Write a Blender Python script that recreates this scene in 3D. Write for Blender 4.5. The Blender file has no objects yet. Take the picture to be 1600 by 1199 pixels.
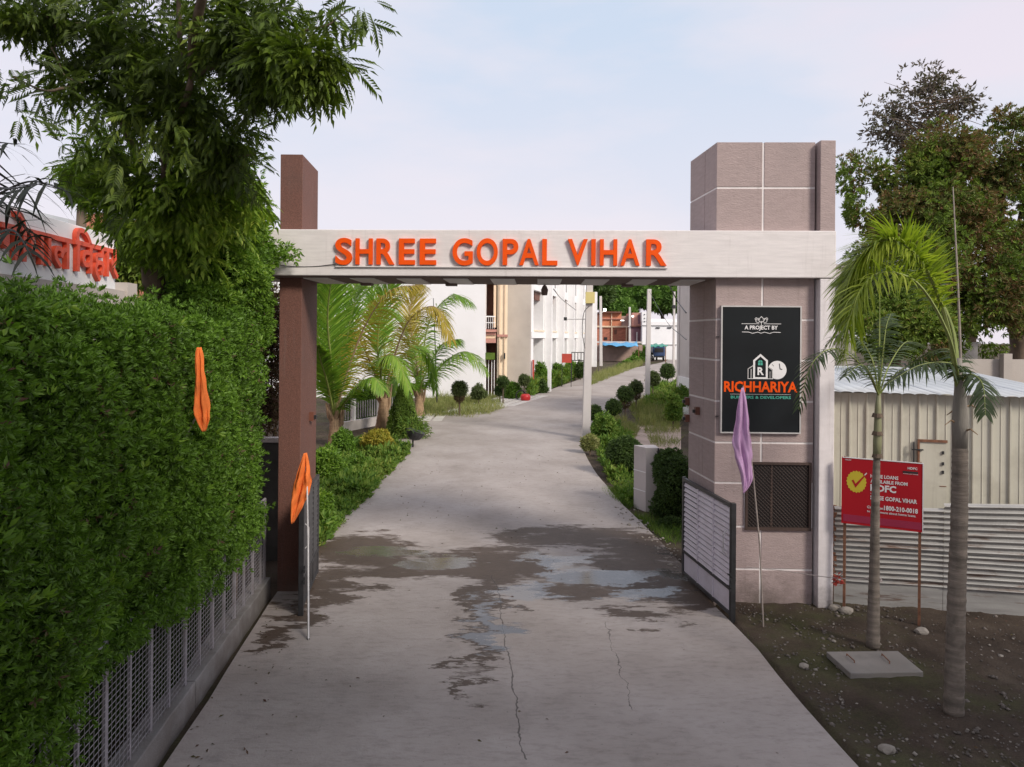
import bpy, math, random
import numpy as np
from mathutils import Vector, Matrix, noise as mnoise
R = math.radians
random.seed(7); RNG = np.random.default_rng(11)
sc = bpy.context.scene
COL = sc.collection

# ---------------------------------------------------------------- camera, sky, sun
F = 1155.0; CX, HY = 800.0, 527.0; CAMH = 4.0; ROLL = R(0.45)
cam = bpy.data.cameras.new('camera'); camo = bpy.data.objects.new('camera', cam); COL.objects.link(camo)
camo.matrix_world = Matrix.Translation((0, 0, CAMH)) @ Matrix.Rotation(R(90), 4, 'X') @ Matrix.Rotation(ROLL, 4, 'Z')
cam.sensor_width = 36; cam.lens = F / 1600 * 36; cam.shift_y = -(599.5 - HY) / 1600
cam.clip_start = .1; cam.clip_end = 2000
sc.camera = camo

SUN = Vector((0.62, -0.62, 0.60)).normalized()
el = math.asin(SUN.z); az = math.atan2(SUN.x, SUN.y)
w = bpy.data.worlds.new('World'); sc.world = w; w.use_nodes = True
nt = w.node_tree; nt.nodes.clear(); N = nt.nodes.new; L = nt.links.new
out = N('ShaderNodeOutputWorld'); sky = N('ShaderNodeTexSky'); sky.sky_type = 'NISHITA'; sky.sun_disc = False
sky.sun_elevation = el; sky.sun_rotation = az; sky.air_density = 1.3; sky.dust_density = 2.0
b1 = N('ShaderNodeBackground'); b1.inputs[1].default_value = .12; L(sky.outputs[0], b1.inputs[0])
tc = N('ShaderNodeTexCoord'); sx = N('ShaderNodeSeparateXYZ'); L(tc.outputs['Generated'], sx.inputs[0])
mp = N('ShaderNodeMapping'); mp.inputs['Scale'].default_value = (1.3, 1.0, 4.2); mp.inputs['Rotation'].default_value = (0, R(18), 0)
mp.inputs['Location'].default_value = (0.35, 0.0, 0.62)
L(tc.outputs['Generated'], mp.inputs[0])
nz = N('ShaderNodeTexNoise'); nz.inputs['Scale'].default_value = 1.5; nz.inputs['Detail'].default_value = 7; nz.inputs['Roughness'].default_value = .52
L(mp.outputs[0], nz.inputs['Vector'])
rp = N('ShaderNodeValToRGB'); L(nz.outputs[0], rp.inputs[0])
rp.color_ramp.elements[0].position = .36; rp.color_ramp.elements[0].color = (.66, .76, .92, 1)
rp.color_ramp.elements[1].position = .62; rp.color_ramp.elements[1].color = (.87, .81, .91, 1)
e = rp.color_ramp.elements.new(.5); e.color = (.80, .81, .92, 1)
r2 = N('ShaderNodeValToRGB'); L(sx.outputs[2], r2.inputs[0])
r2.color_ramp.elements[0].position = .0; r2.color_ramp.elements[0].color = (1, 1, 1, 1)
r2.color_ramp.elements[1].position = .38; r2.color_ramp.elements[1].color = (0, 0, 0, 1)
mx = N('ShaderNodeMixRGB'); L(r2.outputs[0], mx.inputs[0]); L(rp.outputs[0], mx.inputs[1]); mx.inputs[2].default_value = (.93, .86, .93, 1)
b2 = N('ShaderNodeBackground'); b2.inputs[1].default_value = 1.0; L(mx.outputs[0], b2.inputs[0])
ms = N('ShaderNodeMixShader'); ms.inputs[0].default_value = .93; L(b1.outputs[0], ms.inputs[1]); L(b2.outputs[0], ms.inputs[2]); L(ms.outputs[0], out.inputs[0])

sl = bpy.data.lights.new('sun', 'SUN'); sl.energy = 3.7; sl.angle = R(14); sl.color = (1, .925, .82)
so = bpy.data.objects.new('sun', sl); COL.objects.link(so); so.rotation_euler = SUN.to_track_quat('Z', 'Y').to_euler()
sc.view_settings.view_transform = 'Standard'; sc.view_settings.look = 'None'
sc.view_settings.exposure = 0.0; sc.view_settings.gamma = 1; sc.view_settings.use_curve_mapping = False

# ---------------------------------------------------------------- places
def gz(y):                                   # the ground rises gently beyond the gate
    return 0.0 if y < 14 else .018 * (min(y, 100) - 14)
def P(px, py, D):                            # a point of the place from its bearing and its distance
    u, v = px - CX, py - HY; c, s = math.cos(ROLL), math.sin(ROLL)
    return Vector(((u * c + v * s) * D / F, D, CAMH - (-u * s + v * c) * D / F))
def G(px, py, z=0.0):                        # the same for a point on the ground
    D = 12.0
    for _ in range(40):
        v = -(px - CX) * math.sin(ROLL) + (py - HY) * math.cos(ROLL)
        D = .5 * D + .5 * min(200, F * (CAMH - gz(D) - z) / v)
    p = P(px, py, D); p.z = gz(D) + z; return p
def XL(y): return -3.15 - .0913 * (y - 6.87)  # left edge of the drive before the gate

# ---------------------------------------------------------------- object helpers
def tag(o, label=None, cat=None, group=None, kind=None):
    if label: o['label'] = label
    if cat: o['category'] = cat
    if group: o['group'] = group
    if kind: o['kind'] = kind
    return o
def thing(name, label, cat, loc=(0, 0, 0), group=None):
    o = bpy.data.objects.new(name, None); COL.objects.link(o); o.location = loc; o.empty_display_size = .2
    return tag(o, label, cat, group)
def origin(parent):
    v = Vector((0, 0, 0))
    while parent is not None: v += parent.location; parent = parent.parent
    return v
def link_mesh(name, me, mat, parent=None):
    if mat is not None and not me.materials: me.materials.append(mat)
    o = bpy.data.objects.new(name, me); COL.objects.link(o)
    if parent is not None: o.parent = parent
    return o
class MB:
    def __init__(s): s.v = []; s.f = []
    def add(s, vs, fs):
        b = len(s.v); s.v += [tuple(v) for v in vs]; s.f += [tuple(i + b for i in f) for f in fs]; return s
    def box(s, x0, x1, y0, y1, z0, z1):
        return s.add([(x0,y0,z0),(x1,y0,z0),(x1,y1,z0),(x0,y1,z0),(x0,y0,z1),(x1,y0,z1),(x1,y1,z1),(x0,y1,z1)],
                     [(0,3,2,1),(4,5,6,7),(0,1,5,4),(1,2,6,5),(2,3,7,6),(3,0,4,7)])
    def obox(s, O, a, b, c, a0, a1, b0, b1, c0, c1):      # box in the frame (O; a, b, c)
        pts = [O + a*i + b*j + c*k for k in (c0, c1) for i, j in ((a0,b0),(a1,b0),(a1,b1),(a0,b1))]
        return s.add(pts, [(0,3,2,1),(4,5,6,7),(0,1,5,4),(1,2,6,5),(2,3,7,6),(3,0,4,7)])
    def tube(s, pts, rads, n=8, caps=True):
        pts = [Vector(p) for p in pts]
        if not hasattr(rads, '__len__'): rads = [rads] * len(pts)
        ring = []; ref = None
        for i, p in enumerate(pts):
            t = (pts[min(i+1, len(pts)-1)] - pts[max(i-1, 0)]).normalized()
            if ref is None: ref = Vector((1,0,0)) if abs(t.x) < .8 else Vector((0,1,0))
            x = (ref - t * ref.dot(t)).normalized(); y = t.cross(x); ref = x
            ring.append([p + (x*math.cos(2*math.pi*k/n) + y*math.sin(2*math.pi*k/n)) * rads[i] for k in range(n)])
        vs = [q for r_ in ring for q in r_]; fs = []
        for i in range(len(pts)-1):
            for k in range(n):
                a, b_ = i*n+k, i*n+(k+1)%n; fs.append((a, b_, b_+n, a+n))
        if caps: fs += [tuple(reversed(range(n))), tuple(range((len(pts)-1)*n, len(pts)*n))]
        return s.add(vs, fs)
    def cyl(s, c, r, h, n=16, axis=(0,0,1)):
        c = Vector(c); ax = Vector(axis).normalized(); return s.tube([c, c + ax*h], r, n)
    def prism(s, pts, d):                     # flat outline pts extruded by vector d
        n = len(pts); d = Vector(d); pts = [Vector(p) for p in pts]
        return s.add(pts + [p + d for p in pts], [tuple(range(n)), tuple(reversed(range(n, 2*n)))] + [(i, i+n, (i+1)%n+n, (i+1)%n) for i in range(n)])
    def build(s, name, mat, parent=None, smooth=False, bevel=0, kind=None):
        o0 = origin(parent); me = bpy.data.meshes.new(name)
        me.from_pydata([(x-o0.x, y-o0.y, z-o0.z) for x, y, z in s.v], [], s.f)
        if smooth: me.polygons.foreach_set('use_smooth', [True]*len(me.polygons))
        me.update(); o = link_mesh(name, me, mat, parent)
        if bevel:
            m = o.modifiers.new('b', 'BEVEL'); m.width = bevel; m.segments = 2; m.limit_method = 'ANGLE'
        if kind: o['kind'] = kind
        return o
def part(name, mat, parent, *boxes, bevel=0):
    m = MB()
    for b in boxes: m.box(*b)
    return m.build(name, mat, parent, bevel=bevel)
def recalc(o):
    import bmesh
    b = bmesh.new(); b.from_mesh(o.data); bmesh.ops.recalc_face_normals(b, faces=b.faces); b.to_mesh(o.data); b.free(); return o
def np_mesh(name, V, Fq, mat, parent=None, kind=None, smooth=False):
    o0 = np.array(origin(parent)); V = V - o0
    me = bpy.data.meshes.new(name); k = Fq.shape[1]
    me.vertices.add(len(V)); me.vertices.foreach_set('co', V.astype(np.float32).ravel())
    me.loops.add(Fq.size); me.loops.foreach_set('vertex_index', Fq.astype(np.int32).ravel())
    me.polygons.add(len(Fq)); me.polygons.foreach_set('loop_start', np.arange(0, Fq.size, k, dtype=np.int32))
    me.polygons.foreach_set('loop_total', np.full(len(Fq), k, dtype=np.int32))
    if smooth: me.polygons.foreach_set('use_smooth', np.ones(len(Fq), dtype=bool))
    me.update(calc_edges=True)
    o = link_mesh(name, me, mat, parent)
    if kind: o['kind'] = kind
    return o

# ---------------------------------------------------------------- materials
class NT:
    def __init__(s, name):
        s.m = bpy.data.materials.new(name); s.m.use_nodes = True; s.t = s.m.node_tree
        s.b = s.t.nodes['Principled BSDF']; s.out = s.t.nodes['Material Output']
    def n(s, kind, **kw):
        x = s.t.nodes.new('ShaderNode' + kind)
        for k, v in kw.items(): setattr(x, k, v)
        return x
    def l(s, a, b): s.t.links.new(a, b)
    def val(s, x, inp):
        if hasattr(x, 'is_linked'): s.l(x, inp)
        else: inp.default_value = x
    def math(s, op, a, b=0.0, c=None, clamp=False):
        x = s.n('Math', operation=op); x.use_clamp = clamp; s.val(a, x.inputs[0]); s.val(b, x.inputs[1])
        if c is not None: s.val(c, x.inputs[2])
        return x.outputs[0]
    def coord(s, scale=(1,1,1), obj=True):
        # world-space coordinates: each object's mesh is laid out in metres
        g = s.n('NewGeometry'); m = s.n('Mapping'); m.inputs['Scale'].default_value = scale; s.l(g.outputs['Position'], m.inputs[0]); return m.outputs[0]
    def noise(s, scale, detail=4, rough=.55, vec=None, dist=0):
        x = s.n('TexNoise'); x.inputs['Scale'].default_value = scale; x.inputs['Detail'].default_value = detail
        x.inputs['Roughness'].default_value = rough; x.inputs['Distortion'].default_value = dist
        if vec is None: vec = s.coord()
        s.l(vec, x.inputs['Vector']); return x.outputs[0]
    def ramp(s, fac, stops):
        x = s.n('ValToRGB'); s.l(fac, x.inputs[0]); el = x.color_ramp.elements
        while len(el) < len(stops): el.new(.5)
        for e_, (p, c) in zip(el, stops): e_.position = p; e_.color = (c[0], c[1], c[2], 1) if hasattr(c, '__len__') else (c, c, c, 1)
        return x.outputs[0]
    def mix(s, f, a, b, mode='MIX'):
        x = s.n('MixRGB', blend_type=mode); s.val(f, x.inputs[0])
        for v, i in ((a, 1), (b, 2)):
            if hasattr(v, 'is_linked'): s.l(v, x.inputs[i])
            else: x.inputs[i].default_value = (*v[:3], 1)
        return x.outputs[0]
    def bump(s, h, strength=.3, dist=.01):
        x = s.n('Bump'); x.inputs['Strength'].default_value = strength; x.inputs['Distance'].default_value = dist
        s.l(h, x.inputs['Height']); s.l(x.outputs[0], s.b.inputs['Normal'])
def simple(name, col, rough=.6, var=.12, scale=3, bump=.15, bscale=60, stretch=(1,1,1), metal=0, dirt=None, dscale=1.2, damt=.5, spec=.5, grime=0):
    t = NT(name); c1 = tuple(x*(1-var) for x in col); c2 = tuple(min(1, x*(1+var)) for x in col)
    base = t.ramp(t.noise(scale, 6, vec=t.coord(stretch)), [(.3, c1), (.7, c2)])
    if dirt:
        m = t.ramp(t.noise(dscale, 8, .65), [(.48, 0), (.72, damt)])
        base = t.mix(m, base, dirt)
    if grime:
        sp = t.n('SeparateXYZ'); g_ = t.n('NewGeometry'); t.l(g_.outputs['Position'], sp.inputs[0])
        hz = t.math('ADD', t.math('MULTIPLY', sp.outputs[2], -1.6), t.math('MULTIPLY', t.noise(2.4, 8, .7), 1.9))
        splash = t.ramp(hz, [(.35, 0), (.95, grime)])
        base = t.mix(splash, base, (.11,.085,.07))
        streak = t.ramp(t.noise(2.0, 6, .7, vec=t.coord((6, 6, .35))), [(.56, 0), (.74, grime*.45)]); base = t.mix(streak, base, (.20,.16,.145))
    t.l(base, t.b.inputs['Base Color']); t.b.inputs['Roughness'].default_value = rough; t.b.inputs['Metallic'].default_value = metal
    t.b.inputs['Specular IOR Level'].default_value = spec
    if bump: t.bump(t.noise(bscale, 3, vec=t.coord(stretch)), bump, .01)
    return t.m
def leafmat(name, cols, rough=.5, trans=.35, scale=.8, spec=.35, stretch=(1,1,1)):
    t = NT(name); g = t.n('NewGeometry'); n = t.noise(scale*1.4, 5, .65, vec=t.coord(stretch))
    f = t.math('ADD', t.math('MULTIPLY', g.outputs['Random Per Island'], .62), t.math('MULTIPLY', t.math('SUBTRACT', n, .36), 1.35), clamp=True)
    c = t.ramp(f, [(i/(len(cols)-1), x) for i, x in enumerate(cols)])
    t.l(c, t.b.inputs['Base Color']); t.b.inputs['Roughness'].default_value = rough; t.b.inputs['Specular IOR Level'].default_value = spec
    tr = t.n('BsdfTranslucent'); t.l(t.mix(1.0, c, (1.1, 1.25, .55), 'MULTIPLY'), tr.inputs[0])
    mxs = t.n('MixShader'); mxs.inputs[0].default_value = trans; t.l(t.b.outputs[0], mxs.inputs[1]); t.l(tr.outputs[0], mxs.inputs[2])
    t.l(mxs.outputs[0], t.out.inputs[0]); return t.m

M = {}
M['beam'] = simple('white_plaster', (.70, .655, .645), .75, .07, 6, .35, 60, (.5, .5, 5), dirt=(.42, .37, .34), dscale=1.3, damt=.25, grime=0.5)
M['panel'] = simple('mauve_texture_paint', (.385, .300, .288), .85, .08, 7, .9, 34, (.8, .8, 4), dirt=(.26, .22, .21), dscale=1.1, damt=.35, grime=0.75)
M['joint'] = simple('pale_joint', (.74, .69, .68), .8, .06, 8, .1, grime=0.6)
M['pilaster'] = simple('lilac_white_plaster', (.66, .615, .62), .75, .06, 4, .25, 50, (1, 1, 3), dirt=(.4, .35, .33), dscale=1.0, damt=.3, grime=0.7)
M['brown'] = simple('brown_stone_paint', (.145, .062, .045), .75, .28, 55, .8, 130, dirt=(.10, .06, .05), dscale=1.2, damt=.4, grime=0.6)
M['soffit'] = simple('soffit_brown', (.17, .12, .105), .8, .15, 8)
M['lightpanel'] = simple('soffit_panel', (.72, .70, .69), .5, .04, 4, .05)
M['orange'] = simple('orange_letter', (.80, .085, .004), .6, .08, 6, .05, spec=.15)
M['redletter'] = simple('faded_red_letter', (.70, .085, .035), .55, .18, 8, .1)
M['dark'] = simple('black_metal', (.022, .022, .024), .45, .3, 8, .1)
M['black'] = simple('black_board', (.006, .008, .010), .5, .3, 2, .02, spec=.25)
M['greyframe'] = simple('aluminium_frame', (.5, .48, .47), .4, .08, 6, .05)
M['white'] = simple('white_paint', (.78, .77, .77), .6, .04, 3, .08)
M['whitewall'] = simple('white_wall', (.80, .79, .80), .8, .03, .6, .1, dirt=(.55, .52, .5), dscale=.5, damt=.25)
M['teal'] = simple('teal_print', (.06, .36, .27), .6, .05, 6, 0)
M['printwhite'] = simple('white_print', (.72, .70, .70), .6, .03, 6, 0)
M['concrete'] = simple('kerb_concrete', (.26, .245, .24), .85, .2, 4, .6, 60, dirt=(.10, .09, .08), dscale=2, damt=.7, grime=0.6)
M['slab'] = simple('slab_concrete', (.235, .215, .195), .9, .15, 6, .5, 80, dirt=(.16, .14, .12), dscale=3, damt=.6)
M['fence'] = simple('fence_grey_paint', (.29, .27, .29), .5, .12, 8, .1, dirt=(.14, .10, .08), dscale=6, damt=.5)
M['gatewhite'] = simple('gate_lavender_paint', (.66, .61, .68), .45, .06, 4, .05, dirt=(.3, .24, .24), dscale=3, damt=.3)
M['gatedark'] = simple('gate_charcoal_paint_and_shade', (.05, .048, .05), .45, .2, 6, .05)  # charcoal of frames and rails; also the shade painted on the left leaf
M['bark'] = simple('bark', (.12, .085, .06), .9, .35, 9, 1.0, 30, (1, 1, .35))
M['ptrunk'] = simple('palm_trunk', (.20, .165, .135), .9, .38, 5, 1.0, 40, (.35, .35, 4), dirt=(.07, .06, .045), dscale=5, damt=.75)
M['pshaft'] = simple('palm_crownshaft', (.22, .22, .12), .6, .2, 6, .2, 30, (2, 2, .4))
M['stem'] = simple('green_stem', (.20, .24, .06), .6, .2, 6, .1)
M['husk'] = simple('dry_palm_husk', (.30, .20, .12), .9, .35, 8, .6, 30, (3, 3, .5))
M['darkcore'] = simple('hedge_interior', (.018, .026, .010), 1, .5, 9, 1, 20, spec=0)  # near-black green filler behind the leaves of hedges and bushes
M['sheet'] = simple('cream_steel_sheet', (.53, .505, .42), .55, .07, 1.6, .1, 20, (2, 2, .3), dirt=(.25, .22, .17), dscale=1.3, damt=.45, grime=0.5)
M['roofsheet'] = simple('roof_steel_sheet', (.47, .495, .52), .5, .07, 1.5, .06, 20, dirt=(.36, .36, .36), dscale=.8, damt=.4)
M['rust'] = simple('rusty_steel', (.20, .09, .05), .85, .35, 12, .4)
M['purple'] = simple('mauve_cloth', (.50, .30, .50), .85, .08, 9, .1, 120)
M['orangecloth'] = simple('saffron_cloth', (.74, .17, .03), .85, .22, 7, .1, 120)
M['whitepole'] = simple('white_pole', (.6, .58, .58), .5, .15, 10)
M['cane'] = simple('cane_pole', (.30, .25, .22), .7, .2, 10)
M['redsign'] = simple('red_print', (.42, .012, .02), .5, .04, 3, 0, spec=.2)
M['pinkprint'] = simple('magenta_print', (.33, .02, .06), .45, .1, 20, 0, stretch=(1, 1, 12))
M['yellow'] = simple('yellow_print', (.60, .47, .03), .5, .04, 3, 0)
M['beige'] = simple('beige_facade', (.72, .54, .38), .8, .06, 2, .1)
M['beige2'] = simple('cream_facade', (.78, .66, .50), .8, .05, 2, .1)
M['greyplaster'] = simple('raw_cement_plaster', (.42, .375, .34), .9, .14, .5, .3, 30, dirt=(.5, .46, .42), dscale=.35, damt=.7)
M['palegrey'] = simple('pale_grey_wall', (.55, .50, .48), .85, .07, 1, .2, dirt=(.35, .31, .28), dscale=.6, damt=.5)
M['pink'] = simple('pink_band', (.45, .22, .18), .8, .08, 3, .1)
M['brick'] = simple('red_brick', (.40, .15, .095), .9, .28, 2.4, .3, 20, (1, 1, 3))
M['orangewall'] = simple('terracotta_wall', (.52, .20, .11), .9, .15, 1)
M['maroon'] = simple('maroon_wall', (.17, .08, .10), .8, .15, 1)
M['boundary'] = simple('rough_boundary_wall', (.36, .25, .21), .9, .25, 1.2, .3, 20)
M['window'] = simple('dark_window', (.025, .022, .022), .25, .2, 1, 0)
M['greywin'] = simple('grey_louvre', (.35, .34, .34), .5, .1, 1, 0)
M['grille'] = simple('dark_brown_steel', (.055, .032, .025), .6, .2, 5, .1)
M['wood'] = simple('brown_wood', (.14, .05, .03), .6, .2, 2, .1)
M['redpanel'] = simple('red_panel', (.42, .05, .03), .6, .1, 2, .05)
M['pole'] = simple('pole_cement', (.60, .56, .54), .8, .08, 2, .15, 40, dirt=(.4, .36, .32), dscale=2, damt=.4)
M['yellowbox'] = simple('yellow_box_paint', (.60, .50, .20), .5, .06, 3, .05)
M['bluetarp'] = simple('blue_tarpaulin', (.10, .36, .62), .5, .12, 1, .1)
M['greentarp'] = simple('green_tarpaulin', (.04, .28, .21), .5, .12, 1, .1)
M['bluebody'] = simple('navy_vehicle_paint', (.03, .06, .15), .35, .1, 2, 0)
M['rubber'] = simple('rubber', (.012, .012, .012), .8, .1, 2, 0)
M['redpot'] = simple('red_pot', (.50, .02, .02), .4, .1, 6, 0)
M['paver'] = simple('white_paver', (.58, .55, .52), .85, .12, 3, .2)
M['stone'] = simple('pale_stone', (.27, .24, .205), .9, .2, 10, .6, 40)
M['gravel'] = simple('gravel', (.13, .11, .095), .9, .5, 14, .2)
M['cable'] = simple('cable', (.05, .045, .045), .6, .1, 2, 0)
M['rope'] = simple('pale_rope', (.35, .30, .28), .9, .2, 30, .2)
M['sand'] = simple('pinkish_sand_path', (.46, .35, .29), .95, .14, 2, .4, 30)

M['hedge'] = leafmat('hedge_leaf', [(0.043,0.076,0.011), (0.082,0.160,0.018), (0.127,0.244,0.026), (0.196,0.335,0.041)], .5, .3, .7)
M['hedge2'] = leafmat('bright_shrub_leaf', [(0.055,0.102,0.011), (0.103,0.199,0.020), (0.166,0.290,0.031), (0.276,0.386,0.053)], .5, .35, .8)
M['neem'] = leafmat('neem_leaf', [(0.028,0.041,0.008), (0.053,0.083,0.013), (0.091,0.143,0.017), (0.182,0.237,0.032)], .5, .35, .5)
M['neem2'] = leafmat('neem_lower_leaf', [(0.070,0.111,0.016), (0.142,0.223,0.028), (0.236,0.363,0.040), (0.425,0.503,0.082)], .5, .4, .5)
M['darkfrond'] = leafmat('dark_frond', [(.010,.012,.010), (.016,.020,.015), (.022,.028,.02)], .6, .1, 1)
M['coco'] = leafmat('coconut_frond', [(0.081,0.161,0.021), (0.138,0.276,0.034), (0.230,0.368,0.046), (0.299,0.414,0.069)], .45, .4, .45)
M['coco_y'] = leafmat('yellowing_frond', [(.24,.20,.03), (.36,.28,.04), (.44,.32,.05), (.30,.34,.05)], .5, .4, .5)
M['royal'] = leafmat('fresh_frond', [(.12,.17,.02), (.22,.29,.03), (.33,.39,.05), (.42,.46,.09)], .45, .4, 1)
M['royald'] = leafmat('deep_frond', [(.035,.055,.022), (.06,.09,.035), (.09,.12,.05)], .5, .3, 1)
M['topiary'] = leafmat('topiary_leaf', [(0.031,0.057,0.014), (0.055,0.098,0.022), (0.086,0.143,0.026)], .6, .2, 2)
M['topiary2'] = leafmat('olive_topiary_leaf', [(0.065,0.078,0.033), (0.091,0.124,0.039), (0.130,0.169,0.052)], .6, .2, 2)
M['cone'] = leafmat('cone_leaf', [(0.048,0.084,0.011), (0.090,0.156,0.019), (0.152,0.228,0.029)], .6, .25, 1.5)
M['grass'] = leafmat('dry_grass', [(.13,.17,.05), (.20,.23,.07), (.28,.28,.11), (.36,.33,.17)], .8, .3, .6)
M['weeds'] = leafmat('garden_weeds', [(0.055,0.120,0.018), (0.099,0.190,0.027), (0.176,0.260,0.041), (0.264,0.280,0.063)], .7, .3, .7)
M['yshrub'] = leafmat('yellow_shrub_leaf', [(.22,.18,.02), (.34,.27,.03), (.26,.28,.04)], .6, .3, 1)
M['dry'] = leafmat('dry_brown_leaf', [(.06,.035,.025), (.12,.06,.045), (.09,.08,.03), (.16,.10,.07)], .8, .2, 2)
M['farg'] = leafmat('far_tree_leaf', [(0.051,0.102,0.020), (0.093,0.187,0.034), (0.153,0.272,0.051), (0.238,0.374,0.085)], .7, .3, .18)
M['rbrown'] = leafmat('brown_acacia_leaf', [(0.160,0.082,0.047), (0.213,0.122,0.056), (0.116,0.122,0.037), (0.128,0.184,0.041), (0.213,0.143,0.056)], .8, .25, .45)
M['rgreen'] = leafmat('green_acacia_leaf', [(0.066,0.101,0.017), (0.110,0.166,0.029), (0.176,0.258,0.035), (0.198,0.138,0.042)], .8, .25, .4)
M['twig'] = leafmat('thin_top_leaf', [(0.091,0.072,0.065), (0.130,0.104,0.091), (0.117,0.130,0.078)], .8, .25, .5)

def lampmat(name, c, s):
    t = NT(name); t.b.inputs['Base Color'].default_value = (.8,.8,.8,1); t.b.inputs['Emission Color'].default_value = (*c, 1); t.b.inputs['Emission Strength'].default_value = s; return t.m
M['lamp'] = lampmat('lit_lamp', (1, .97, .9), 5)

# road: concrete, with wet patches, films of water and cracks where the photo has them
def road_material():
    t = NT('concrete_road'); g = t.n('NewGeometry'); pos = g.outputs['Position']
    base = t.ramp(t.noise(.55, 8, .6), [(.3, (.275,.236,.212)), (.5, (.345,.302,.278)), (.75, (.42,.375,.352))])
    fine = t.ramp(t.noise(9, 8, .75, vec=t.coord((.6, 1.6, 1))), [(.32, (.72,.71,.70)), (.5, (1,1,1)), (.72, (1.07,1.07,1.07))])
    base = t.mix(.8, base, fine, 'MULTIPLY')
    blotch = t.ramp(t.noise(2.3, 8, .7, vec=t.coord((1, .45, 1))), [(.56, 0), (.78, .55)])
    base = t.mix(blotch, base, (.20,.178,.165))
    specks = t.ramp(t.noise(26, 3, .5, vec=t.coord((1, .8, 1))), [(.70, 0), (.75, .7)])
    base = t.mix(specks, base, (.12,.10,.09))
    nv = t.n('TexNoise'); nv.inputs['Scale'].default_value = 1.5; nv.inputs['Detail'].default_value = 12; nv.inputs['Roughness'].default_value = .70
    t.l(t.coord((.62, 1.7, 1)), nv.inputs['Vector'])
    sub = t.n('VectorMath', operation='SUBTRACT'); t.l(nv.outputs['Color'], sub.inputs[0]); sub.inputs[1].default_value = (.5,.5,.5)
    ml = t.n('VectorMath', operation='MULTIPLY'); t.l(sub.outputs[0], ml.inputs[0]); ml.inputs[1].default_value = (3.1, 2.4, 0)
    wp = t.n('VectorMath', operation='ADD'); t.l(pos, wp.inputs[0]); t.l(ml.outputs[0], wp.inputs[1])
    def blobs(lst):
        cur = None
        for (px, py, rx, ry) in lst:
            c = G(px, py); a = G(px, py-ry); b = G(px, py+ry); X = max(.12, rx*c.y/F); Y = max(.12, (a.y-b.y)/2)
            m = t.n('Mapping'); m.vector_type = 'POINT'; m.inputs['Location'].default_value = (-c.x/X, -c.y/Y, 0); m.inputs['Scale'].default_value = (1/X, 1/Y, 0)
            t.l(wp.outputs[0], m.inputs[0]); ln = t.n('VectorMath', operation='LENGTH'); t.l(m.outputs[0], ln.inputs[0])
            cur = ln.outputs['Value'] if cur is None else t.math('MINIMUM', cur, ln.outputs['Value'])
        return cur
    damp = t.ramp(blobs([(560,862,85,30), (515,925,60,34), (620,890,90,26), (900,845,150,17), (1020,885,110,42), (1075,935,75,26), (770,885,120,32),
                         (760,950,36,60), (748,1015,26,45), (930,920,120,22), (1000,968,70,14), (432,1005,34,24), (740,1075,12,20), (470,975,45,18)]),
                  [(.82, 1), (1.0, 0)])
    water = t.ramp(blobs([(930,905,110,15), (870,880,60,12), (762,985,26,52), (1090,868,70,12), (1010,935,75,9), (690,885,70,10), (600,868,70,9), (1060,905,45,9), (820,930,50,14)]),
                   [(.80, 1), (.92, 0)])
    isl = t.ramp(t.noise(1.5, 10, .7, vec=t.coord((.7, 1.5, 1))), [(.36, .35), (.43, 1)]); damp = t.math('MULTIPLY', damp, isl)
    col = t.mix(damp, base, t.mix(1.0, base, (.27,.222,.185), 'MULTIPLY'))
    col = t.mix(t.math('MULTIPLY', water, .55), col, (.11,.105,.105))
    # cracks
    sp = t.n('SeparateXYZ'); t.l(pos, sp.inputs[0])
    def crack(pts, wd, amp):
        nonlocal col
        a, b = G(*pts[0]), G(*pts[-1])
        k = (b.x-a.x)/(b.y-a.y)
        n1 = t.noise(1.3, 6, .6)
        xx = t.math('SUBTRACT', sp.outputs[0], t.math('MULTIPLY_ADD', sp.outputs[1], k, a.x-k*a.y))
        xx = t.math('ABSOLUTE', t.math('ADD', xx, t.math('MULTIPLY', t.math('SUBTRACT', n1, .5), amp)))
        n2 = t.noise(7, 3)
        m = t.math('LESS_THAN', xx, t.math('MULTIPLY', n2, wd))
        lo, hi = min(a.y, b.y), max(a.y, b.y)
        m = t.math('MULTIPLY', m, t.math('MULTIPLY', t.math('GREATER_THAN', sp.outputs[1], lo), t.math('LESS_THAN', sp.outputs[1], hi)))
        col = t.mix(t.math('MULTIPLY', m, .75), col, (.045,.035,.03))
    crack([(773,905), (822,1199)], .015, .30); crack([(950,980), (985,1120)], .009, .5); crack([(440,1040), (700,1062)], .0, .0)
    t.l(col, t.b.inputs['Base Color'])
    r = t.math('SUBTRACT', .82, t.math('MULTIPLY', damp, .26)); r = t.math('SUBTRACT', r, t.math('MULTIPLY', water, .50), clamp=True)
    t.l(t.math('MAXIMUM', r, .08), t.b.inputs['Roughness'])
    t.l(t.math('ADD', t.math('SUBTRACT', .45, t.math('MULTIPLY', damp, .25)), t.math('MULTIPLY', water, .35)), t.b.inputs['Specular IOR Level'])
    bs = t.n('Bump'); bs.inputs['Distance'].default_value = .012; t.l(t.math('SUBTRACT', .55, t.math('MULTIPLY', water, .50)), bs.inputs['Strength'])
    t.l(t.math('ADD', t.noise(30, 6, .7), t.noise(3, 4)), bs.inputs['Height']); t.l(bs.outputs[0], t.b.inputs['Normal'])
    return t.m
M['road'] = road_material()
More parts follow.
